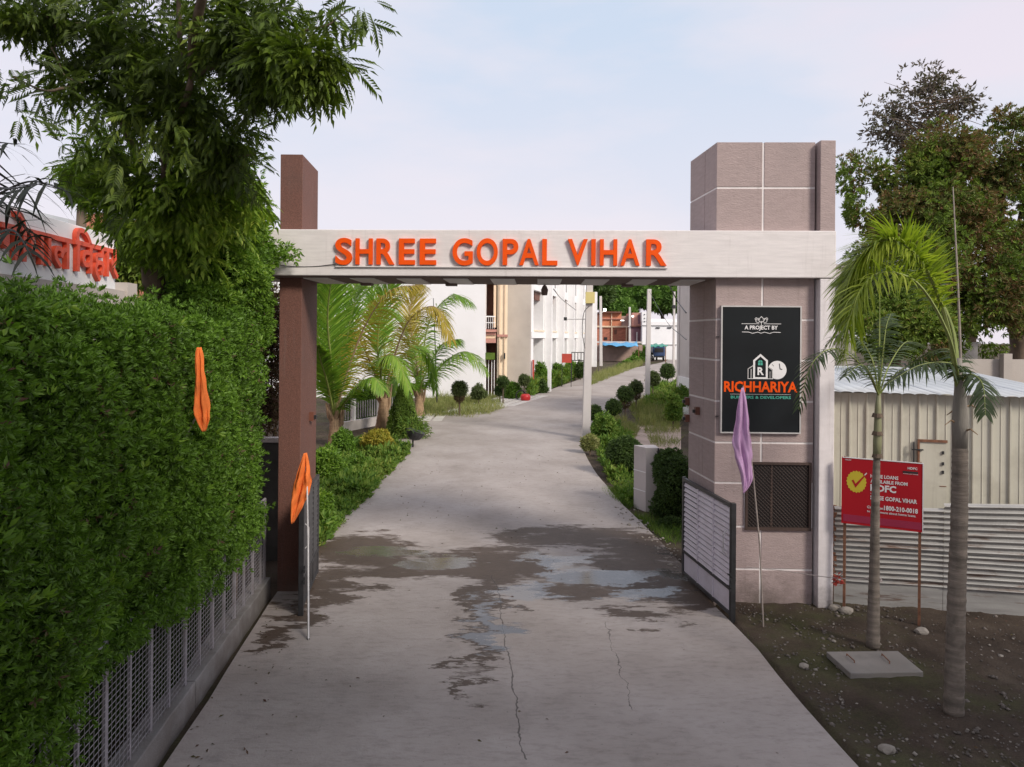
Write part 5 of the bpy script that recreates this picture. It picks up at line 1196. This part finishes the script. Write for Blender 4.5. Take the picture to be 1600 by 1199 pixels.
for k_ in range(bays):
    u0 = .2+k_*bp_
    for z0, z1 in ((.3, 3.948), (4.352, 6.998)):
        rbx('pier', 'whitewall', u0, u0+.8, -1.19, .0, z0, z1); rbx('wing_wall', 'white', u0+4.0, u0+bp_-.002, -1.19, -.0, z0, z1)
    w1 = rbx('window', 'greywin', u0+1.0, u0+1.9, -1.19, -1.14, 4.6, 6.6); rbx('pane', 'window', u0+1.1, u0+1.8, -1.139, -1.13, 4.7, 6.5, w1)
    rbx('lintel', 'wood', u0+2.4, u0+3.99, -1.12, -.25, 6.45, 6.99); rbx('window', 'window', u0+2.6, u0+3.7, -1.189, -1.15, 4.6, 6.4); rbx('door', 'window', u0+1.0, u0+2.1, -1.19, -1.14, .5, 3.2)  # dark left door strip paints the shadow in the ground floor opening
    rbx('door', 'greywin', u0+2.9, u0+3.9, -1.19, -1.15, .5, 3.4)
    rbx('column', 'white', u0+4.35, u0+4.75, .01, .5, .3, 8.6); rbx('sill', 'beige2', u0+.8, u0+3.99, -.02, .10, 4.36, 4.46)
    rbx('window', 'greywin', u0+1.5, u0+2.0, .001, .02, 7.6, 8.9); rbx('window', 'greywin', u0+3.2, u0+3.7, .001, .02, 7.6, 8.9)
rbx('red_door', 'redpanel', .25, .55, .1, .16, .4, 2.6); rbx('gate_post', 'white', .6, .8, 1.0, 1.2, .3, 2.9)
def at_row(px, py, nn):                       # a point standing nn metres off the row's front
    t0, t1 = 0, 60
    for _ in range(50):
        t_ = (t0+t1)/2; q = A_+rw*t_+rnr*nn
        if 800+F*q.x/q.y < px: t0 = t_
        else: t1 = t_
    q = A_+rw*t_+rnr*nn; return P(px, py, q.y)
q = at_row(886, 560, 1.6); hp = thing('hoarding', 'red metal hoarding panel fixed in front of the white row houses', 'panel', tuple(q))
h1 = 7*q.y/F; MB().box(q.x-8*q.y/F, q.x+7*q.y/F, q.y, q.y+.06, q.z-h1, q.z+h1).build('sheet', M['redpanel'], hp)
for sx in (-8, 6.5): MB().box(q.x+sx*q.y/F, q.x+(sx+.8)*q.y/F, q.y+.07, q.y+.13, gz(q.y), q.z+h1).build('post', M['dark'], hp)
q = at_row(903, 556, 1.6); hp = thing('black_railing', 'black iron railing beside the red panel in front of the white row', 'railing', tuple(q)); s_ = q.y/F
for zz in (551, 563.5): p_ = P(903, zz, q.y); MB().box(p_.x-10*s_, p_.x+10*s_, q.y, q.y+.04, p_.z-.03, p_.z+.03).build('rail', M['dark'], hp)
for px in (893.5, 898, 903, 908, 912.5): p_ = P(px, 551, q.y); MB().box(p_.x-.025, p_.x+.025, q.y+.042, q.y+.08, gz(q.y) if px in (893.5, 912.5) else P(px, 563, q.y).z, p_.z).build('baluster', M['dark'], hp)

# poles
def pole(label, px0, py0, px1, py1, wpx, mat='pole'):
    b = G(px0, py0); D = b.y; t_ = put('lamp_pole', label, 'pole', b, 'white poles beyond the gate'); c = P(px1, py1, D); w_ = wpx*D/F/2
    V = []
    for q, ww in ((b-Z*.1, w_*1.1), (c, w_*.85)): V += [q+Vector((sx*ww, sy*ww, 0)) for sx, sy in ((-1,-1),(1,-1),(1,1),(-1,1))]
    MB().add(V, [(0,3,2,1),(4,5,6,7),(0,1,5,4),(1,2,6,5),(2,3,7,6),(3,0,4,7)]).build('shaft', M[mat], t_, bevel=.01); return t_, D, c
t_, D, c = pole('nearest white pole carrying a yellow box at the right edge of the drive', 915.5, 688, 921.5, 430, 11.5)
p_ = P(921, 466, D); MB().box(p_.x-.16, p_.x+.17, D-.24, D-.13, p_.z-.20, p_.z+.21).build('meter_box', M['yellowbox'], t_)
MB().tube(spline([P(921,478,D-.15), P(912,490,D-.2), P(910,520,D-.2), P(914,545,D-.2)], 12), .012, 4).build('cable', M['cable'], t_)
MB().tube([P(884, 499, D), P(918, 499, D)], .015, 4).build('arm', M['greyframe'], t_); MB().cyl(P(883.5, 501, D), .06, .12, 8).build('camera', M['dark'], t_)
t_, D, c = pole('second white pole standing among the topiary right of the drive', 1011, 630, 1014.5, 452, 6.8)
t_, D, c = pole('third white pole left of the distant hedge row with a lit lamp', 939, 572, 938.5, 463, 4.2)
MB().tube([P(938,490,D), P(943,487,D)], .04, 5).build('arm', M['greyframe'], t_); MB().tube([P(943,484.5,D), P(947,484.5,D)], .14, 8).build('lamp', M['lamp'], t_)
t_, D, c = pole('fourth and farthest white pole with a lit lamp beside it', 984, 561, 984, 480, 3.4)
MB().tube([P(984,494,D), P(988,496,D)], .05, 5).build('arm', M['greyframe'], t_); MB().tube([P(987.5,494.5,D), P(990,494.5,D)], .12, 8).build('lamp', M['lamp'], t_); MB().tube([P(970,501,D), P(975,501,D)], .05, 6).build('lamp', M['lamp'], t_)
b = G(1052, 596); t_ = put('lamp_pole', 'white pole against the white building partly hidden by the pale house', 'pole', b, 'white poles beyond the gate'); D = b.y
MB().tube([b, P(1053.5, 456, D)], .09, 6).build('shaft', M['pole'], t_); MB().tube([P(1053, 477, D), P(1053, 482, D)], .16, 6).build('clamp', M['dark'], t_)
# wires
for i, (pts, lab) in enumerate([([P(1046,446,14), P(1058,470,18), P(1072,489,12.4)], 'black cable sagging from the beam to the tower edge'), ([P(1014,455,40), P(1040,500,25), P(1072,531,12.4)], 'thin black wire running from the tower to the second pole'), ([P(865,452,12.3), P(878,468,22), P(900,485,26)], 'thin wire from the beam lamp towards the nearest pole')]):
    tag(MB().tube(spline(pts, 14), .010 if i else .014, 4).build('wire', M['cable']), lab, 'wire')

# house behind the right tower
rh = thing('pale_house', 'pale grey house whose corner shows beside the mauve tower', 'house', (10, 30, gz(30)))
x0 = P(1059, 560, 36).x; zt_ = P(1315, 418, 30).z
part('wall', M['palegrey'], rh, (x0, 13.9, 30, 35.6, 0, zt_)); part('corner_column', M['pole'], rh, (x0-.05, x0+.40, 35.602, 36, 0, 7.2)); part('parapet', M['palegrey'], rh, (x0-.05, 14, 29.93, 35.6, zt_+.002, zt_+.12))
part('window', M['greywin'], rh, (13.05, 13.55, 29.95, 29.998, 5.3, 6.4)); part('window', M['window'], rh, (9.5, 10.7, 29.95, 29.998, 4.3, 5.8))
part('plinth', M['white'], rh, (x0-.06, x0-.002, 29.95, 35.6, 0, 2.2))

# far end
db = thing('brick_house', 'unfinished red brick house with concrete frame at the end of the road', 'house', (10, 94, 1.4))
def fbx(par, nm, mt, px0, px1, py0, py1, d0, d1):
    p0, p1 = P(px0, py1, d0), P(px1, py0, d0); return MB().box(p0.x, p1.x, d0, d1, p0.z, p1.z).build(nm, M[mt], par)
fbx(db, 'wall', 'brick', 918, 982, 511, 570, 94, 100); fbx(db, 'wall', 'orangewall', 941, 971, 489, 510, 94.2, 100); fbx(db, 'wall', 'boundary', 970, 982, 494, 510, 94.3, 100)
fbx(db, 'roof_slab', 'wood', 939, 972, 487, 489, 93.6, 100); fbx(db, 'beam', 'beige', 918, 981, 509.5, 511.5, 93.8, 94.2); fbx(db, 'beam', 'pink', 940, 971, 498, 499, 93.95, 94.2)
for px in (925, 955, 978): fbx(db, 'column', 'beige', px, px+2, 512, 540, 93.8, 93.99)
fbx(db, 'column', 'beige', 955, 956.5, 489, 509, 94, 94.2); fbx(db, 'window', 'window', 944, 949, 527, 531, 93.9, 93.99); fbx(db, 'window', 'wood', 960, 964, 515, 522, 93.9, 93.99)
mh = thing('maroon_house', 'narrow maroon and pink house between the brick house and white building', 'house', tuple(P(994, 560, 92)))
fbx(mh, 'wall', 'pink', 988, 1003, 489, 509, 92, 97); fbx(mh, 'wall', 'maroon', 986, 1003, 511, 560, 92, 97); fbx(mh, 'beam', 'wood', 986, 1003, 509.2, 510.8, 91.7, 92.5)
fbx(mh, 'window', 'maroon', 997, 1000, 492, 506, 91.9, 91.99); fbx(mh, 'column', 'pole', 994.5, 996, 519, 535, 91.8, 91.99)
bw = thing('boundary_wall', 'rough brown boundary wall below the red brick house', 'wall', tuple(P(950, 570, 86)))
fbx(bw, 'wall', 'boundary', 918, 1004, 539, 578, 86, 86.3); fbx(bw, 'coping', 'palegrey', 918, 1004, 534, 536, 85.9, 86.4); fbx(bw, 'pier', 'palegrey', 924, 926, 540, 576, 85.8, 85.99)
fw = thing('white_hall', 'plain white building closing the end of the road', 'building', tuple(P(1030, 565, 91)))
fbx(fw, 'wall', 'whitewall', 1003, 1075, 503, 572, 91, 97); fbx(fw, 'tower', 'whitewall', 1003, 1012, 488, 502.8, 91, 95); fbx(fw, 'band', 'greywin', 1003, 1075, 508.5, 509.3, 90.9, 90.99); fbx(fw, 'parapet', 'whitewall', 1012.2, 1075, 499, 502.8, 91.5, 97)
for px in (1025, 1043): fbx(fw, 'vent', 'dark', px, px+6, 511.5, 513.5, 90.9, 90.99)
for py in (491, 497, 502): fbx(fw, 'vent', 'dark', 1006.5, 1008, py, py+1.3, 90.9, 90.99)
fbx(fw, 'conduit', 'greywin', 1003, 1058, 538.5, 539.2, 90.9, 90.99)
def tarp(label, pts, mat, drop):
    V = [P(*q) for q in pts]; g_ = []; nU, nV = 10, 4; VV = []
    for j in range(nV+1):
        for i in range(nU+1):
            q = V[0].lerp(V[1], i/nU).lerp(V[3].lerp(V[2], i/nU), j/nV); q.z -= drop*math.sin(math.pi*i/nU)*.5+.1*math.sin(i*1.9+j); VV.append(q)
    t_ = thing('tarpaulin', label, 'tarpaulin', tuple(V[0])); o = MB().add(VV, [(j*(nU+1)+i, j*(nU+1)+i+1, (j+1)*(nU+1)+i+1, (j+1)*(nU+1)+i) for j in range(nV) for i in range(nU)]).build('sheet', M[mat], t_, smooth=True)
    md = o.modifiers.new('s', 'SOLIDIFY'); md.thickness = .05
    for q in (V[0], V[1]): MB().tube([Vector((q.x, q.y, gz(q.y))), q+Z*.02], .05, 5).build('prop', M['rust'], t_)
tarp('bright blue tarpaulin stretched along the boundary wall', [(940,538.5,84), (998,541.5,82), (995,534.5,86), (940,535.5,86)], 'bluetarp', .1)
tarp('green tarpaulin awning over the parked three wheeler', [(1013,543,83), (1040,541.5,83), (1044,539,87), (1013,538,87)], 'greentarp', -.15)
# three wheeler and motorcycle
v = thing('three_wheeler', 'small dark blue cargo three wheeler parked before the white hall', 'three wheeler', tuple(G(1030, 564))); q = v.location; D = q.y; s_ = D/F
MB().box(q.x-.75, q.x+.70, D, D+1.7, q.z+.55, q.z+1.7).build('body', M['bluebody'], v, bevel=.08); MB().box(q.x-.80, q.x+.75, D-.05, D+1.8, q.z+1.705, q.z+1.78).build('roof', M['bluebody'], v, bevel=.02)
MB().box(q.x-.55, q.x+.5, D-.02, D-.004, q.z+1.0, q.z+1.5).build('rear_window', M['window'], v); MB().box(q.x-.7, q.x+.65, D+.02, D+.3, q.z+.38, q.z+.545).build('bumper', M['dark'], v)
for sx in (-.62, .57): MB().cyl((q.x+sx-.07, D+.4, q.z+.28), .28, .14, 14, (1,0,0)).build('wheel', M['rubber'], v)
MB().cyl((q.x-.06, D+1.6, q.z+.28), .28, .12, 14, (1,0,0)).build('wheel', M['rubber'], v)
v = thing('motorcycle', 'white and black motorcycle parked left of the blue three wheeler', 'motorcycle', tuple(G(1018, 564.5))); q = v.location; D = q.y
for sy in (0, 1.15):
    tor = [Vector((q.x+.1, D+sy, q.z+.3))+Vector((0, .27*math.cos(2*math.pi*i/14), .27*math.sin(2*math.pi*i/14))) for i in range(15)]; MB().tube(tor, .06, 5, False).build('wheel', M['rubber'], v)
MB().tube([(q.x+.1, D, q.z+.35), (q.x+.1, D+.4, q.z+.75), (q.x+.1, D+.9, q.z+.8), (q.x+.1, D+1.15, q.z+.35)], [.12,.2,.18,.05], 8).build('body', M['white'], v, smooth=True)
MB().tube([(q.x+.1, D-.1, q.z+.85), (q.x+.1, D+.5, q.z+.92)], .12, 8).build('seat', M['rubber'], v); MB().tube([(q.x-.25, D+.95, q.z+1.15), (q.x+.1, D+1.0, q.z+1.05), (q.x+.45, D+.95, q.z+1.15)], .025, 5).build('handlebar', M['dark'], v)

# ================================================================ TREES
def tree(name, label, base, fork, blobs, brs, mat, size, tpl, tr=.2, group=None, lumps=.35, shell=.75, grav=.1, ls=.6, cat='tree', gap=None, mat2=None):
    t_ = thing(name, label, cat, tuple(base), group); m_ = MB(); limb(m_, Vector(base)-Z*.1, fork, tr, tr*.65, .3, 9); m_.build('trunk', M['bark'], t_, smooth=True)
    for a0, a1, r0 in brs: m_ = MB(); limb(m_, a0, a1, r0, r0*.25, .5, 6); m_.build('branch', M['bark'], t_, smooth=True)
    if gap is None: foliage('crown', M[mat], t_, blobs, size, tpl, shell, lumps, ls, grav); return t_
    Ps_, Ds_ = [], []
    for c_, r_, n_ in blobs:
        q_, d_ = blob_pts(c_, r_, n_, shell, lumps, ls); Ps_.append(q_); Ds_.append(d_+RNG.normal(size=d_.shape)*.8+np.array((0, 0, -grav)))
    q_ = np.vstack(Ps_); d_ = np.vstack(Ds_); ln_ = lump(q_, gap[0], 1); kk_ = (ln_ > gap[1]+.10*RNG.normal(size=len(q_))); q_, d_ = q_[kk_], d_[kk_]
    sel = (lump(q_+31.7, .55, 1)+.12*RNG.normal(size=len(q_)) > .02) if mat2 else np.zeros(len(q_), bool)
    for mt_, k2 in ((mat, ~sel), (mat2, sel)):
        if mt_ and k2.any(): V_, F_ = scatter(q_[k2], d_[k2], size*RNG.uniform(.6, 1.3, k2.sum()), tpl); np_mesh('crown', V_, F_, M[mt_], t_, kind='stuff')
    return t_
def gr(px, D): q = P(px, 560, D); return (q.x, q.y, gz(D))
TR = 'trees behind the steel shed'
f = P(1470, 440, 22)
tree('acacia_tree', 'big brown and green acacia behind the palms with a lower rounded crown', gr(1480, 22), f,
     [Bp(1450,300,22,88,.9,4420), Bp(1400,350,21.5,70,.9,2890), Bp(1370,280,22,50,.8,1190), Bp(1480,240,22,60,.8,2040), Bp(1420,430,21,80,.9,3400), Bp(1500,400,22,90,1,4420), Bp(1540,480,21.5,80,.9,3400), Bp(1350,330,21,34,.8,595), Bp(1385,480,21,60,.8,2040), Bp(1460,520,21,60,.7,1530), Bp(1335,270,22,14,.6,68), Bp(1500,310,22,60,1,1530)],
     [(f, P(1400,300,22), .12), (f, P(1490,250,22), .12), (f, P(1380,420,21.5), .08), (f, P(1560,400,22), .1), (P(1440,300,22), P(1340,290,22), .04), (f, P(1460,350,21.3), .07)], 'rbrown', .19, 'sprig', .3, TR, gap=(1.1, -.04), mat2='rgreen')
tree('thin_topped_tree', 'wispy sparse tree top rising highest above the brown acacia', gr(1520, 26), P(1510, 330, 26),
     [Bp(1450,140,26,52,.6,170), Bp(1400,175,26,42,.7,130), Bp(1495,165,26,42,.6,120), Bp(1450,195,26,62,.7,150), Bp(1385,210,26,38,.8,130), Bp(1420,225,26,40,.6,130), Bp(1510,150,26,20,.6,30), Bp(1460,125,26,22,.6,40)],
     [(P(1510,330,26), P(1465,180,26), .11), (P(1465,180,26), P(1440,120,26), .04), (P(1470,205,26), P(1390,180,26), .05), (P(1470,195,26), P(1520,160,26), .04), (P(1490,250,26), P(1380,205,26), .05), (P(1465,185,26), P(1405,150,26), .03), (P(1440,190,26), P(1360,215,26), .025), (P(1460,160,26), P(1480,115,26), .02)], 'twig', .24, 'tuft', .2, TR, .5, 1.0)
tt = bpy.data.objects[[o.name for o in COL.objects if o.name.startswith('thin_topped_tree')][0]]
m = MB()
for i in range(70):
    q0_ = P(random.uniform(1425,1500), random.uniform(150,215), 26+random.uniform(-1,1)); a_ = random.uniform(-.3, 3.4); l_ = random.uniform(.5, 1.5); limb(m, q0_, q0_+Vector((l_*math.cos(a_)*1.2, random.uniform(-.4,.4), l_*math.sin(a_)*.7)), .022, .005, .25, 4, 5)
m.build('twig', M['bark'], tt, kind='stuff')
tree('acacia_tree', 'dense dark green and brown tree at the right edge behind the shed', gr(1590, 24), P(1585, 430, 24),
     [Bp(1570,260,24,60,.8,2210), Bp(1600,220,24,50,.8,1360), Bp(1545,320,24,55,.8,1700), Bp(1600,340,24,80,.9,3400), Bp(1570,400,23,70,.9,2550), Bp(1590,480,23,60,.9,1700), Bp(1560,200,24,26,.8,153), Bp(1585,185,24,30,.6,153), Bp(1650,300,24,100,1,2550), Bp(1680,420,24,100,1,2040)],
     [(P(1585,430,24), P(1560,280,24), .12), (P(1585,430,24), P(1620,280,24), .12), (P(1565,300,24), P(1545,200,24), .05), (P(1560,250,24), P(1590,190,24), .04)], 'rgreen', .20, 'sprig', .32, TR, gap=(1.1, -.03), mat2='rbrown')
tree('acacia_tree', 'deep green bush-like tree directly behind the slim palm', gr(1400, 19), P(1400, 520, 19),
     [Bp(1400,470,19,62,.9,3230), Bp(1430,510,18.5,55,.8,2550), Bp(1370,520,18.5,45,.7,1530), Bp(1350,470,19.5,26,.7,408), Bp(1420,400,20,50,.9,1530)], [(P(1400,520,19), P(1380,440,19), .06)], 'rgreen', .17, 'sprig', .18, TR, gap=(1.4, -.15))
bw2 = thing('rear_compound_wall', 'grey compound wall and ruined plinth under the trees at far right', 'wall', tuple(P(1560, 560, 20)))
fbx(bw2, 'wall', 'greyplaster', 1500, 1720, 563, 640, 20, 20.2); fbx(bw2, 'pier', 'greyplaster', 1568, 1582, 553, 640, 19.8, 19.99); fbx(bw2, 'plinth', 'concrete', 1500, 1528, 535, 640, 21, 21.5)
for px, D_ in ((1548, 21), (1608, 21.5)):
    pass
# trees at the end of the road
FT = 'dark green trees closing the view at the end of the road'
labs = ['wide green tree above the red brick house', 'bushy green tree just left of the second pole top', 'large green tree above the white hall', 'darker thin leaved tree beside the yellow box pole', 'green tree rising behind the pale house corner', 'low tree between maroon house and brick house']
for i, (px, py, r_, D_, n_) in enumerate([(960,462,34,112,1500), (995,455,32,110,1500), (1035,460,34,108,1700), (930,455,20,104,500), (1070,455,38,115,1200), (975,485,16,106,500)]):
    b = gr(px, D_); f = P(px, py+12, D_)
    tree('green_tree', labs[i], b, f, [Bp(px,py,D_,r_,.75,n_), Bp(px-r_*.55,py+8,D_-2,r_*.5,.8,n_//3), Bp(px+r_*.5,py+8,D_-2,r_*.5,.8,n_//3), Bp(px+3,py-8,D_,r_*.6,.7,n_//3)],
         [(f, P(px-r_*.5, py, D_), .2), (f, P(px+r_*.4, py-6, D_), .2)], 'farg' if i != 3 else 'topiary', .95, 'sprig', .35, FT, ls=.15)
# trees behind the hedge and the white building at left
for i, (px, py, r_, D_, n_, lab) in enumerate([(128, 282, 30, 16, 420, 'soft green tree behind the Devanagari board'), (330, 420, 60, 17, 1500, 'green tree filling the gap behind the tall shrub'), (190, 395, 50, 14.5, 1000, 'leafy dark tree right of the Devanagari board')]):
    b = gr(px, D_); f = P(px, py+40, D_)
    tree('leafy_tree', lab, b, f, [Bp(px,py,D_,r_,.8,n_), Bp(px+r_*.6,py+r_*.4,D_,r_*.6,.9,n_//2), Bp(px-r_*.4,py+r_*.5,D_,r_*.5,.9,n_//3)], [(f, P(px-20, py, D_), .05)], 'rgreen' if i == 2 else 'hedge2', .2, 'sprig', .15, None)
tree('added_shade_tree', 'broad unseen tree added behind the viewpoint to shade the near end of the drive', (11.5, -5, 0), (11, -4.5, 6),  # unseen tree, made up to block sun and sky from the near drive
     [((8.0,-2.3,9),(4,2.6,1.5),2600), ((12.5,-2.1,9.4),(4,2.6,1.6),2600), ((15.5,-1.8,9),(3,2.4,1.4),1600), ((10.5,-4.6,9.2),(4,2.2,1.3),1500), ((5.0,-3.4,8.6),(3.2,2.4,1.3),1400), ((4.6,-1.2,8.8),(3,2.2,1.2),1300), ((1.2,-2.8,8.8),(3,2.2,1.2),1200)],
     [((11,-4.5,6), (8,-4,9), .14), ((11,-4.5,6), (14,-4,9.4), .14), ((11,-4.5,6), (11,-5,9), .1)], 'farg', .5, 'sprig', .35)
